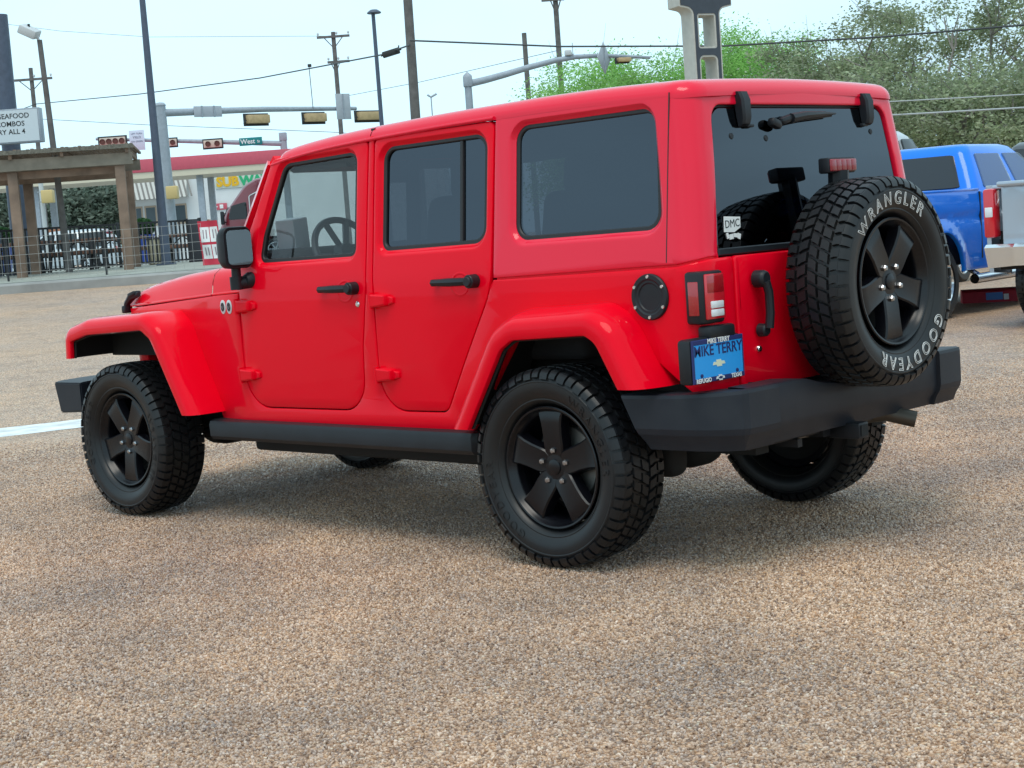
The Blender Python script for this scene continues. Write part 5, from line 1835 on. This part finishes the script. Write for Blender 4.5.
obj('slats', bm, mat('bin_beige', (.40, .37, .27), .7, noise=.15), s)
bm = nb(); lathe(bm, [(0, .60), (.27, .60), (.27, 0), (0, 0)], 24, Mx=Matrix.Rotation(R(90), 4, 'X')); obj('liner', bm, IRON, s)
bm = nb(); lathe(bm, [(.18, .72), (.30, .72), (.32, .68), (.30, .66)], 24, Mx=Matrix.Rotation(R(90), 4, 'X')); obj('rim', bm, IRON, s)
s = thing('gate_panel', 'dark solid panel post at the right end of the iron fence', 'gate', spot(197.5, 267, 42.2, 1.07), RZ)
bm = nb(); box(bm, (0, 0, .55), (.30, .06, 1.08), bevel=.01); obj('panel', bm, mat('panel_dark', (.03, .033, .042), .5), s)
bm = nb(); box(bm, (-.17, 0, .57), (.05, .08, 1.16)); box(bm, (.17, 0, .57), (.05, .08, 1.16)); obj('post', bm, IRON, s)
# red and white banner tied to the fence
s = thing('banner', 'small red and white banner hanging right of the dark gate panel', 'banner', spot(212, 266, 35.2, 1.04), RZ)
BH = 44 * 35.2 / FPX
def bw(u, v):
    x = (u - .5) * (.42 + .06 * (1 - v)) + .07 * (1 - v) - .02
    return Vector((x, .03 * math.sin(u * 7 + v * 5) + .02 * math.sin(v * 9), v * BH))
def cloth(u0, u1, v0, v1, dy, M, nm):
    bm = nb(); n_ = 10
    for side_ in (0, 1):
        g_ = [[bm.verts.new(bw(u0 + (u1 - u0) * i / n_, v0 + (v1 - v0) * j / n_) + Vector((0, dy + side_ * .003, 0))) for i in range(n_ + 1)] for j in range(n_ + 1)]
        for j in range(n_):
            for i in range(n_):
                bm.faces.new((g_[j][i], g_[j][i + 1], g_[j + 1][i + 1], g_[j + 1][i]))
    return obj(nm, bm, M, s)
cloth(0, 1, 0, 1, 0, mat('banner_red', (.55, .03, .06), .7), 'cloth')
for (v0, v1) in ((.52, .86), (.14, .46)):
    cloth(.08, .50, v0, v1, -.006, WHITE, 'white_patch'); cloth(.54, .94, v0, v1, -.006, WHITE, 'white_patch')
    for u in (.2, .34, .66, .82):
        cloth(u, u + .05, v0 + .08, v1 - .06, -.012, mat('banner_ink', (.30, .22, .25), .7), 'ink_stroke')

BLUEPOT = mat('blue_planter', (.015, .05, .28), .4)
for px, py, Z, lb in ((145, 246, 52, 'blue planter with a round clipped shrub right of the pergola post'), (2, 252, 50, 'blue planter with a round shrub at the left edge')):
    s = thing('planter', lb, 'planter', spot(px, py, Z, 1.10), RZ, 'blue planters beyond the fence')
    bm = nb(); lathe(bm, [(0, 0), (.24, 0), (.32, .85), (.35, .85), (.35, .92), (.29, .92), (.27, .8), (0, .8)], 24, Mx=Matrix.Rotation(R(90), 4, 'X') @ Matrix.Scale(1, 4))
    obj('pot', bm, BLUEPOT, s)
    u = rng.normal(size=(2600, 3)); u /= np.linalg.norm(u, axis=1)[:, None]
    leaves_mesh('shrub', u * (rng.uniform(.5, 1, 2600) ** .4)[:, None] * np.array([.36, .36, .30]) + np.array([0, 0, 1.15]), .05, SHRUB, s)

# ------------------------------------------------------------------ fuel station across the street
CANR = mat('canopy_hazed_red', (.56, .09, .13), .5, noise=.06)  # washed pinker: distance haze is put into the red
CANB = mat('canopy_beige', (.62, .55, .42), .6)
KC = 74 / FPX
pc = spot(203, 240, 74, .90)
o = thing('fuel_canopy', 'long flat fuel station canopy with a red fascia over a beige band', 'canopy', pc, RZ)
zt_ = ray(203, 155.5, 74).z - .9; zr_ = ray(203, 168.5, 74).z - .9; zb_ = ray(203, 174.5, 74).z - .9
x0, x1 = -10.5, 12
bm = nb(); box(bm, ((x0 + x1) / 2, 2, (zt_ + zr_) / 2), (x1 - x0, 4.2, zt_ - zr_), bevel=.02); obj('fascia', bm, CANR, o)
bm = nb(); box(bm, ((x0 + x1) / 2, 2, (zr_ + zb_) / 2 - .003), (x1 - x0 - .1, 4.1, zr_ - zb_)); obj('soffit_band', bm, CANB, o)
for x, y in ((0, .6), (-7.5, .6), (7.5, .6), (0, 3.4), (-7.5, 3.4), (7.5, 3.4)):
    bm = nb(); box(bm, (x, y, zb_ / 2), (.28, .28, zb_), bevel=.01); obj('column', bm, POLEG, o)
def pump(X, Y, lb):
    s = thing('fuel_pump', lb, 'fuel pump', pc + RH * X + FH * Y, RZ, 'fuel pumps under the canopy')
    bm = nb(); box(bm, (0, 0, .95), (.75, .5, 1.5), bevel=.03); obj('cabinet', bm, mat('pump_white', (.62, .64, .66), .5), s)
    bm = nb(); box(bm, (0, -.26, 1.35), (.5, .02, .45)); obj('screen', bm, PS, s)
    bm = nb(); box(bm, (0, 0, 1.85), (1.0, .6, .3), bevel=.02); obj('topper', bm, mat('pump_topper', (.55, .22, .12), .5), s)
    bm = nb(); box(bm, (0, 0, .1), (1.6, 1.0, .2), bevel=.03); obj('island', bm, CONC, s)
for X, Y, lb in ((-7.2, 1.6, 'fuel pump with a brown topper seen left of the right pergola post'), (-4.0, 4.0, 'fuel pump behind the right pergola post'), (-.9, 4.5, 'fuel pump with a brown topper right of the thick grey mast'), (-11.0, 4.0, 'fuel pump seen between the pergola posts')):
    pump(X, Y, lb)
# shop
STW = mat('shop_wall', (.66, .67, .67), .7, noise=.06, nscale=1)
ps_ = spot(200, 244, 92, .90)
o = thing('shop', 'white fuel station shop with a striped metal roof edge behind the canopy', 'shop', ps_, RZ)
def sx(px): return (px - 200) * 92 / FPX
bm = nb(); box(bm, ((sx(128) + 14) / 2, 5, 2.4), (14 - sx(128), 10, 4.8)); obj('wall', bm, STW, o)
za = ray(160, 180, 92).z - .9; zb2 = ray(160, 199, 92).z - .9
bm = nb()
xa, xb = sx(130), sx(193)
loft(bm, [[(xa, -.02, za), (xa, -.9, zb2), (xa, -.02, zb2)], [(xb, -.02, za), (xb, -.9, zb2), (xb, -.02, zb2)]])
MR = obj('metal_roof', bm, mat('roof_pale', (.50, .50, .47), .5), o)
bm = nb()
k = xa + .1
while k < xb:
    q = zb2 - za
    loft(bm, [[(k, -.03, za), (k + .10, -.03, za), (k + .10, -.06, za + .02), (k, -.06, za + .02)], [(k + .35, -.91, zb2), (k + .45, -.91, zb2), (k + .45, -.94, zb2 + .02), (k + .35, -.94, zb2 + .02)]])
    k += .26
obj('roof_ribs', bm, mat('roof_rib', (.16, .15, .14), .6), MR)
zw0 = ray(150, 226, 92).z - .9; zw1 = ray(150, 206, 92).z - .9
DG = mat('shop_glass', (.05, .07, .08), .1, spec=.6)
for a_, b2 in ((133, 146), (148, 160), (172, 190)):
    bm = nb(); box(bm, ((sx(a_) + sx(b2)) / 2, -.02, (zw0 + zw1) / 2), (sx(b2) - sx(a_), .06, abs(zw1 - zw0)))
    wf = obj('window', bm, mat('window_frame', (.40, .30, .22), .6), o)
    bm = nb(); box(bm, ((sx(a_) + sx(b2)) / 2, -.055, (zw0 + zw1) / 2), (sx(b2) - sx(a_) - .16, .02, abs(zw1 - zw0) - .2)); obj('pane', bm, DG, wf)
zc_ = ray(238, 181.5, 92).z - .9
s = thing('shop_sign', 'yellow and green shop sign lettering on the white wall', 'sign', ps_ + RH * sx(222) - FH * .08 + Vector((0, 0, zc_)), RZ)
bm = nb(); box(bm, (1.22, .03, 0), (2.6, .03, .68), bevel=.01); obj('panel', bm, mat('sign_pale', (.55, .60, .52), .5), s)
bm = text_bm('SUB', .72, frame((0, 0, 0), (1, 0, 0), (0, 0, 1)), .02, align='LEFT', offs=.035)
lx = max(v.co.x for v in bm.verts)
obj('lettering', bm, mat('sign_yellow', (.75, .42, .01), .5), s)
obj('lettering', text_bm('WAY', .72, frame((lx + .05, 0, 0), (1, 0, 0), (0, 0, 1)), .02, align='LEFT', offs=.035), mat('sign_leaf_green', (.02, .38, .16), .5), s)
zc2 = ray(223, 206.5, 92).z - .9
s = thing('wall_sign', 'small red sign with white marks low on the white shop wall', 'sign', ps_ + RH * sx(223.5) - FH * .05 + Vector((0, 0, zc2)), RZ)
bm = nb(); box(bm, (0, 0, 0), (.78, .04, .36), bevel=.01); obj('panel', bm, CANR, s)
bm = nb(); box(bm, (-.22, -.025, .0), (.16, .01, .06)); box(bm, (.08, -.025, 0), (.2, .01, .22), bevel=.002); obj('marks', bm, WHITE, s)

# ------------------------------------------------------------------ vehicles
CGL = glass('car_window_glass', (.08, .09, .10), 1.7)
SGL = glass('pale_window_glass', (.45, .50, .52), 1.6)
def quad_panel(bm, q, poly, off=.006, th=.02):
    """rounded panel laid on the (bilinear) quad q = bottom-left, bottom-right, top-right, top-left seen from outside"""
    a, b_, c_, d = [Vector(v) for v in q]
    n = ((b_ - a).cross(d - a)).normalized()
    def f(u, dep, v):
        p = (a * (1 - u) + b_ * u) * (1 - v) + (d * (1 - u) + c_ * u) * v
        return p + n * (off - dep)
    panel(bm, poly, (), [(.01, 0), (0, .004), (0, th)], (), f, flip=True)
def car_wheel(parent, x, y, r, w, Mt, Mr, sg, nsp=6):
    bm = nb()
    lathe(bm, [(r * .62, w * .42), (r * .68, w * .5), (r * .88, w * .5), (r * .96, w * .42), (r, w * .3), (r, -w * .3), (r * .96, -w * .42), (r * .65, -w * .5)], 40)
    for k in range(44):
        t = 2 * math.pi * k / 44
        for s_ in (-.3, 0, .3):
            box(bm, ((r + .002) * math.cos(t + s_ * .1), s_ * w * .9, (r + .002) * math.sin(t + s_ * .1)), (.012, w * .2, .032), rot=Matrix.Rotation(-t, 4, 'Y'))
    o = obj('wheel', bm, RUBBER, parent)
    o.location = (x, y, r); o.rotation_euler = (0, 0, 0 if sg > 0 else math.pi)
    bm = nb()
    lathe(bm, [(r * .66, w * .44), (r * .62, w * .46), (r * .58, w * .38), (r * .55, -w * .3)], 36)
    lathe(bm, [(0, w * .38), (r * .13, w * .38), (r * .15, w * .3), (r * .15, 0)], 20)
    for k in range(nsp):
        M4 = Matrix.Rotation(-2 * math.pi * k / nsp, 4, 'Y')
        loft(bm, [[M4 @ Vector((rr_, yy_, xx_)) for xx_, yy_ in ((-hw, w * .2), (-hw * .8, w * .36), (hw * .8, w * .36), (hw, w * .2))] for rr_, hw in ((r * .10, r * .08), (r * .35, r * .07), (r * .60, r * .11))])
    obj('rim', bm, Mr, o)
    bm = nb(); lathe(bm, [(0, -w * .1), (r * .56, -w * .1)], 24); obj('brake', bm, DARK, o)
def arch(xc, r, z0, n=12, zc=None):
    zc = r * .86 if zc is None else zc
    return [(xc + r * math.cos(t), max(z0, zc + r * math.sin(t))) for t in np.linspace(0, math.pi, n)]
def pickup(label, loc, rz, PAINT, group):
    o = thing('pickup_truck', label, 'pickup truck', loc, rz, group)
    WH = 1.0
    # lower body: two shaped sides and the closing faces
    low = .50
    poly = [(4.62, low)] + [(4.62, .95), (4.55, 1.18), (4.40, 1.24), (3.40, 1.33), (3.30, 1.34), (-1.06, 1.40), (-1.08, low + .12)] + [(-.50, low)]
    ar = arch(0, .50, low, 14, .44)[::-1]; af = arch(3.74, .50, low, 14, .44)[::-1]
    outl = [(-.60, low + .02)] + ar + af + [(4.60, low + .02), (4.62, .95), (4.55, 1.17), (4.40, 1.24), (3.40, 1.33), (1.02, 1.375), (.99, 1.375), (-1.04, 1.395), (-1.05, low + .05)]
    def bulge(sg):
        def f(a, d, c):
            y = WH - .02 * ((c - .95) / .45) ** 2 - .03 * max(0, (abs(a - 1.8) - 2.2)) - d
            # flared arches
            for xc in (0, 3.74):
                rr_ = math.hypot(a - xc, c - .44)
                y += .035 * max(0, 1 - max(0, rr_ - .50) / .16)
            y += -.022 * math.exp(-((c - 1.08) / .05) ** 2)
            return Vector((a, sg * y, c))
        return f
    bm = nb()
    for sg in (1, -1):
        panel(bm, outl, (), [(.012, 0), (.004, .004), (0, .012), (0, .05)], (), bulge(sg), gx=np.arange(-1, 4.6, .12), gz=np.arange(.55, 1.36, .06), flip=(sg < 0))
    box(bm, (4.0, 0, 1.20), (1.2, 1.80, .10), rot=Matrix.Rotation(R(3), 4, 'Y'), bevel=.04)
    box(bm, (4.55, 0, .95), (.10, 1.84, .50), bevel=.03)
    box(bm, (-.98, 0, 1.375), (.12, 1.90, .035), bevel=.01)
    for sg in (1, -1): box(bm, (0, sg * .94, 1.385), (2.0, .10, .03), bevel=.01)
    body_ = obj('body', bm, PAINT, o)
    for sg in (1, -1):
        bm = nb()
        box(bm, (1.0, sg * .985, .99), (.022, .03, .74)); box(bm, (2.05, sg * .995, .97), (.008, .02, .72)); box(bm, (3.16, sg * .993, .97), (.008, .02, .70))
        obj('panel_gap', bm, SEAL, body_)
        for x_ in (1.32, 2.36):
            bm = nb(); box(bm, (x_, sg * 1.008, 1.20), (.22, .03, .045), bevel=.01); obj('handle', bm, PAINT, body_)
    bm = nb()
    box(bm, (1.75, 0, .72), (5.4, 1.78, .30)); box(bm, (0, 0, .9), (1.9, 1.75, .1)); box(bm, (2.2, 0, 1.0), (2.3, 1.80, .55))
    box(bm, (3.9, 0, .95), (1.0, 1.2, .4))
    obj('underbody', bm, DARK, o)
    for sg in (1, -1):
        bm = nb()
        tube(bm, [(.75, sg * 1.0, .40), (3.1, sg * 1.0, .40)], .055, 12)
        for x in (1.0, 2.8): tube(bm, [(x, sg * .98, .40), (x, sg * .8, .52)], .03, 8)
        obj('side_step', bm, CHROME, o)
    # cab
    bm = nb()
    secs = [(1.345, .97, 3.42, .955), (1.45, 1.02, 3.28, .925), (1.62, 1.10, 3.02, .855), (1.80, 1.185, 2.76, .775), (1.875, 1.23, 2.62, .735), (1.905, 1.30, 2.48, .68), (1.915, 1.42, 2.3, .60)]
    rings = []
    for z, xr, xf, w in secs:
        rr_ = fillet([(xr, -w), (xf, -w), (xf, w), (xr, w)], [.13, .22, .22, .13], 5)
        rings.append([(a, c, z) for a, c in rr_])
    loft(bm, rings)
    cab = obj('cab', bm, PAINT, o, angle=45)
    def at(z):
        zs_ = [s_[0] for s_ in secs]
        return [float(np.interp(z, zs_, [s_[i] for s_ in secs])) for i in (1, 2, 3)]
    zl, zh = 1.385, 1.80
    r0, f0, w0_ = at(zl); r1, f1, w1_ = at(zh)
    bm = nb()
    quad_panel(bm, [(r0, w0_ - .10, zl), (r0, -w0_ + .10, zl), (r1, -w1_ + .10, zh), (r1, w1_ - .10, zh)][::1], fillet([(.04, .06), (.96, .06), (.96, .97), (.04, .97)], .05, 4), .012)
    obj('rear_window', bm, CGL, cab)
    for sg in (1, -1):
        def S_(x_, z_): return (x_, sg * at(z_)[2], z_)
        for xa_, xb_, ta, tb in ((r0 + .22, r0 + 1.10, r1 + .16, r0 + 1.06), (r0 + 1.17, f0 - .28, r0 + 1.13, f1 - .12)):
            bm = nb()
            q = [S_(xa_, zl), S_(xb_, zl), S_(tb, zh), S_(ta, zh)]
            if sg > 0: q = [q[1], q[0], q[3], q[2]]
            quad_panel(bm, q, fillet([(.02, .04), (.98, .04), (.98, .98), (.02, .98)], .06, 4), .012)
            obj('side_window', bm, SGL, cab)
    bm = nb()
    quad_panel(bm, [(f0, -w0_ + .15, zl), (f0, w0_ - .15, zl), (f1, w1_ - .12, zh), (f1, -w1_ + .12, zh)], fillet([(.03, .05), (.97, .05), (.97, .95), (.03, .95)], .05, 4), .012)
    obj('windscreen', bm, SGL, cab)
    bm = nb(); box(bm, (2.0, 0, 1.55), (1.5, 1.3, .5))
    # tailgate, lamps, bumper
    bm = nb()
    def TGf(a, d, c): return Vector((-1.085 + d + (.012 if .93 < c < 1.2 and abs(a) < .6 else 0), a, c))
    panel(bm, fillet([(-.80, .80), (-.80, 1.40), (.80, 1.40), (.80, .80)], .03, 4), (), [(.02, 0), (.006, .006), (0, .02), (0, .06)], (), TGf, gx=np.arange(-.7, .75, .1), gz=[.93, 1.0, 1.1, 1.2, 1.3], flip=True)
    TGo = obj('tailgate', bm, PAINT, o)
    bm = nb(); box(bm, (-1.095, 0, 1.405), (.10, 1.64, .05), bevel=.018); obj('spoiler_lip', bm, PAINT, TGo)
    bm = nb(); box(bm, (-1.10, 0, 1.22), (.02, .26, .08), bevel=.008); obj('handle', bm, BLACKP, TGo)
    for sg in (1, -1):
        bm = nb(); box(bm, (-1.03, sg * .92, 1.13), (.16, .12, .48), bevel=.03); lp = obj('tail_lamp', bm, LENSR, o)
        bm = nb(); box(bm, (-1.105, sg * .92, 1.14), (.02, .08, .10), bevel=.01); obj('reverse_lens', bm, LENSW, lp)
    bm = nb()
    loft(bm, [[(-1.30, y, .62), (-1.32, y, .80), (-1.28, y, .83), (-1.08, y, .83), (-1.08, y, .62)] for y in (-.60, 0, .60)])
    for sg in (1, -1):
        loft(bm, [[(-1.30, sg * .60, .62), (-1.32, sg * .60, .80), (-1.28, sg * .60, .83), (-1.08, sg * .60, .83), (-1.08, sg * .60, .62)],
                  [(-1.22, sg * .90, .60), (-1.25, sg * .92, .80), (-1.20, sg * .92, .83), (-1.0, sg * .92, .83), (-1.0, sg * .90, .62)],
                  [(-.98, sg * 1.01, .66), (-.98, sg * 1.02, .80), (-.96, sg * 1.01, .82), (-.88, sg * .99, .82), (-.88, sg * .98, .66)]])
    obj('rear_bumper', bm, CHROME, o)
    for x in (0, 3.74):
        for sg in (1, -1):
            car_wheel(o, x, sg * .86, .405, .27, RUBBER, CHROME, sg)
    for sg in (1, -1):
        bm = nb(); box(bm, (3.02, sg * 1.10, 1.45), (.14, .22, .26), bevel=.04); tube(bm, [(3.05, sg * .90, 1.38), (3.03, sg * 1.04, 1.42)], .03, 6)
        obj('side_mirror', bm, BLACKP, o)
    return o
HEAD = RZ + R(50)
BLUE = mat('blue_paint', (.003, .19, .84), .4, coat=1.0, spec=.1, coatior=1.42)
SILV = mat('silver_paint', (.40, .45, .52), .34, metal=.6, coat=1.0)
hd = Vector((math.cos(HEAD), math.sin(HEAD), 0)); lf = Vector((-hd.y, hd.x, 0))
p = spot(941, 285, 17.6, 0) + lf * .95
pickup('bright blue crew cab pickup truck parked behind the silver one', (p.x, p.y, 0), HEAD, BLUE, 'pickup trucks parked at the right')
p = spot(984, 215, 16.0, 0) - lf * .98 + hd * 1.08
pickup('silver pickup truck cut by the right edge, chrome rear bumper towards the viewer', (p.x, p.y, 0), HEAD, SILV, 'pickup trucks parked at the right')

def wagon(label, loc, rz, PAINT, H=1.75, L=4.7, name='parked_car', cat='car', group=None, spoiler=False):
    o = thing(name, label, cat, loc, rz, group)
    zb_ = H * .56
    outl = [(-.92, .28)] + arch(0, .40, .26, 12, .34)[::-1] + arch(2.8, .40, .26, 12, .34)[::-1] + [(3.72, .30), (3.78, .62), (3.66, zb_ - .16), (2.75, zb_), (-.90, zb_ + .03), (-.97, .62)]
    bm = nb()
    for sg in (1, -1):
        panel(bm, outl, (), [(.03, 0), (.01, .01), (0, .03), (0, .06)], (), lambda a, d, c, sg=sg: Vector((a, sg * (.92 - .04 * ((c - .65) / .4) ** 2 - .05 * max(0, abs(a - 1.4) - 1.6) - d), c)), gx=np.arange(-.9, 3.8, .2), gz=np.arange(.35, zb_, .1), flip=(sg < 0))
    box(bm, (1.4, 0, .64), (4.62, 1.66, .56), bevel=.12, seg=3)
    box(bm, (2.9, 0, zb_ - .12), (1.6, 1.68, .12), rot=Matrix.Rotation(R(5), 4, 'Y'), bevel=.05)
    obj('body', bm, PAINT, o)
    bm = nb()
    secs = [(zb_ + .01, -.86, 2.72, .86), ((zb_ + H) / 2, -.72, 2.2, .78), (H - .10, -.52, 1.62, .68), (H - .02, -.40, 1.45, .62), (H, -.2, 1.3, .5)]
    loft(bm, [[(a, c, z) for a, c in fillet([(xr, -w), (xf, -w), (xf, w), (xr, w)], .14, 4)] for z, xr, xf, w in secs])
    cab = obj('cabin', bm, PAINT, o, angle=45)
    z0_, z1_ = zb_ + .04, H - .12
    def at(z):
        zs_ = [s_[0] for s_ in secs]
        return [float(np.interp(z, zs_, [s_[i] for s_ in secs])) for i in (1, 2, 3)]
    r0, f0, w0_ = at(z0_); r1, f1, w1_ = at(z1_)
    bm = nb(); quad_panel(bm, [(r0, w0_ - .10, z0_), (r0, -w0_ + .10, z0_), (r1, -w1_ + .08, z1_), (r1, w1_ - .08, z1_)], fillet([(.03, .1), (.97, .1), (.97, .97), (.03, .97)], .06, 4), .02)
    obj('rear_window', bm, CGL, cab)
    bm = nb(); quad_panel(bm, [(f0, -w0_ + .1, z0_), (f0, w0_ - .1, z0_), (f1, w1_ - .08, z1_), (f1, -w1_ + .08, z1_)], fillet([(.03, .1), (.97, .1), (.97, .97), (.03, .97)], .06, 4), .02)
    obj('windscreen', bm, CGL, cab)
    for sg in (1, -1):
        for xa_, xb_, ta, tb in ((r0 + .16, .35, r1 + .12, .35), (.42, 1.22, .42, 1.14), (1.29, f0 - .42, 1.22, f1 - .08)):
            q = [(xa_, sg * w0_, z0_), (xb_, sg * w0_, z0_), (tb, sg * w1_, z1_), (ta, sg * w1_, z1_)]
            if sg > 0: q = [q[1], q[0], q[3], q[2]]
            bm = nb(); quad_panel(bm, q, fillet([(.02, .05), (.98, .05), (.98, .97), (.02, .97)], .06, 4), .03)
            obj('side_window', bm, CGL, cab)
    for x in (0, 2.8):
        for sg in (1, -1): car_wheel(o, x, sg * .80, .345, .22, RUBBER, CHROME, sg)
    for sg in (1, -1):
        bm = nb(); box(bm, (-.95, sg * .74, zb_ - .10), (.08, .22, .24), bevel=.03); obj('tail_lamp', bm, LENSR, o)
        bm = nb(); box(bm, (3.72, sg * .68, .66), (.10, .34, .14), bevel=.03); obj('headlamp', bm, LENSW, o)
    if spoiler:
        bm = nb(); box(bm, (-.52, 0, H - .02), (.34, 1.22, .06), rot=Matrix.Rotation(R(-6), 4, 'Y'), bevel=.025); obj('spoiler', bm, BLACKP, cab)
    return o
CW = mat('white_car_paint', (.48, .54, .58), .3, coat=1.0)
CD = mat('dark_car_paint', (.03, .032, .04), .3, coat=1.0)
p = spot(826, 300, 24, 0)
wagon('tall pale grey van with a black roof spoiler, mostly hidden behind the blue truck', (p.x, p.y, 0), HEAD, mat('grey_car_paint', (.42, .44, .46), .3, coat=1), 2.38, group='cars parked at the back right', spoiler=True)
p = spot(1064, 300, 30, 0)
wagon('dark car far right behind the blue truck', (p.x, p.y, 0), HEAD - R(10), CD, 2.25, group='cars parked at the back right')
p = spot(96, 258, 60, .86)
wagon('white car passing behind the patio fence', (p.x, p.y, .86), RZ + math.pi, CW, 1.62)
# kerb block with red, white and blue paint beyond the blue truck
p = spot(992, 309, 20.3, 0)
o = thing('painted_kerb_block', 'low red kerb block with a blue and white patch under the trucks', 'kerb block', (p.x, p.y, 0), RZ + R(-12))
bm = nb(); loft(bm, [[(x, -.2, 0), (x, -.17, .13), (x, -.12, .16), (x, .12, .16), (x, .17, .13), (x, .2, 0)] for x in (-.36, -.30, .9, 1.0)])
obj('block', bm, mat('block_red', (.45, .02, .04), .6, noise=.15), o)
bm = nb(); box(bm, (.02, -.194, .075), (.20, .016, .09), rot=Matrix.Rotation(R(-12), 4, 'X')); obj('blue_patch', bm, mat('patch_blue', (.10, .25, .62), .6), o)
bm = nb(); box(bm, (.16, -.192, .06), (.06, .016, .07), rot=Matrix.Rotation(R(-12), 4, 'X')); obj('white_patch', bm, WHITE, o)

# dark red highway tractor
MAR = mat('maroon_paint', (.16, .012, .022), .3, coat=1.0)
p = spot(257, 262, 66, .86)
o = thing('semi_truck', 'dark red tractor unit with a rounded roof beyond the side mirror of the red car', 'truck', (p.x, p.y, .86), RZ + math.pi)
o.scale = (.95, .95, .84)
prof = fillet([(-.75, .5), (1.2, .5), (1.35, 1.45), (1.20, 1.80), (.95, 2.45), (.1, 3.60), (-.35, 3.85), (-.75, 3.9)], [.05, .2, .2, .15, .6, .9, .2, .1], 6)
bm = nb()
for sg in (1, -1):
    panel(bm, prof, (), [(.30, 0), (.12, .06), (.03, .17), (0, .35), (0, 1.2)], (), lambda a, d, c, sg=sg: Vector((a - .0, sg * (1.2 - d), c)), flip=(sg < 0))
obj('cab', bm, MAR, o)
bm = nb(); box(bm, (-.3, .45, .85), (2.4, .14, .24)); box(bm, (-.3, -.45, .85), (2.4, .14, .24)); box(bm, (-1.1, 0, 1.05), (.6, .9, .12)); obj('chassis', bm, DARK, o)
for sg in (1, -1):
    bm = nb(); panel(bm, fillet([(.05, 2.0), (.86, 2.0), (.70, 2.65), (.05, 2.80)], .08, 4), (), [(.01, 0), (0, .01), (0, .03)], (), lambda a, d, c, sg=sg: Vector((a, sg * (1.215 - d), c)), flip=(sg < 0)); obj('side_window', bm, CGL, o)
    bm = nb()
    ring = fillet([(-.68, .9), (-.08, .9), (-.08, 3.05), (-.68, 3.35)], .12, 5)
    tube(bm, [(a, sg * 1.215, c) for a, c in ring + ring[:1]], .025, 6, cap=False); obj('door_trim', bm, LAMPW, o)
    bm = nb(); lathe(bm, [(0, .02), (.15, .02), (.17, 0)], 20, Mx=Matrix.Translation((-.40, sg * 1.21, 2.2)) @ (Matrix.Rotation(math.pi, 4, 'Z') if sg < 0 else Matrix())); obj('door_emblem', bm, WHITE, o)
    bm = nb(); box(bm, (1.05, sg * 1.45, 2.1), (.14, .24, .62), bevel=.04); tube(bm, [(.95, sg * 1.2, 2.3), (1.05, sg * 1.45, 2.3)], .03, 6); tube(bm, [(.95, sg * 1.2, 1.9), (1.05, sg * 1.45, 1.9)], .03, 6); obj('side_mirror', bm, BLACKP, o)
    for x in (.75, -1.0): car_wheel(o, x, sg * 1.05, .50, .3, RUBBER, CHROME, sg)
bm = nb(); panel(bm, fillet([(-1.0, 1.95), (1.0, 1.95), (.92, 2.6), (-.92, 2.6)], .08, 4), (), [(.01, 0), (0, .01), (0, .03)], (), lambda a, d, c: Vector((1.20 - (c - 1.80) * .40 + .03 - d, a, c)), flip=True); obj('windscreen', bm, CGL, o)
bm = nb(); box(bm, (1.32, 0, 1.0), (.06, 1.5, .6), bevel=.02); obj('grille', bm, CHROME, o)
bpy.context.view_layer.update()
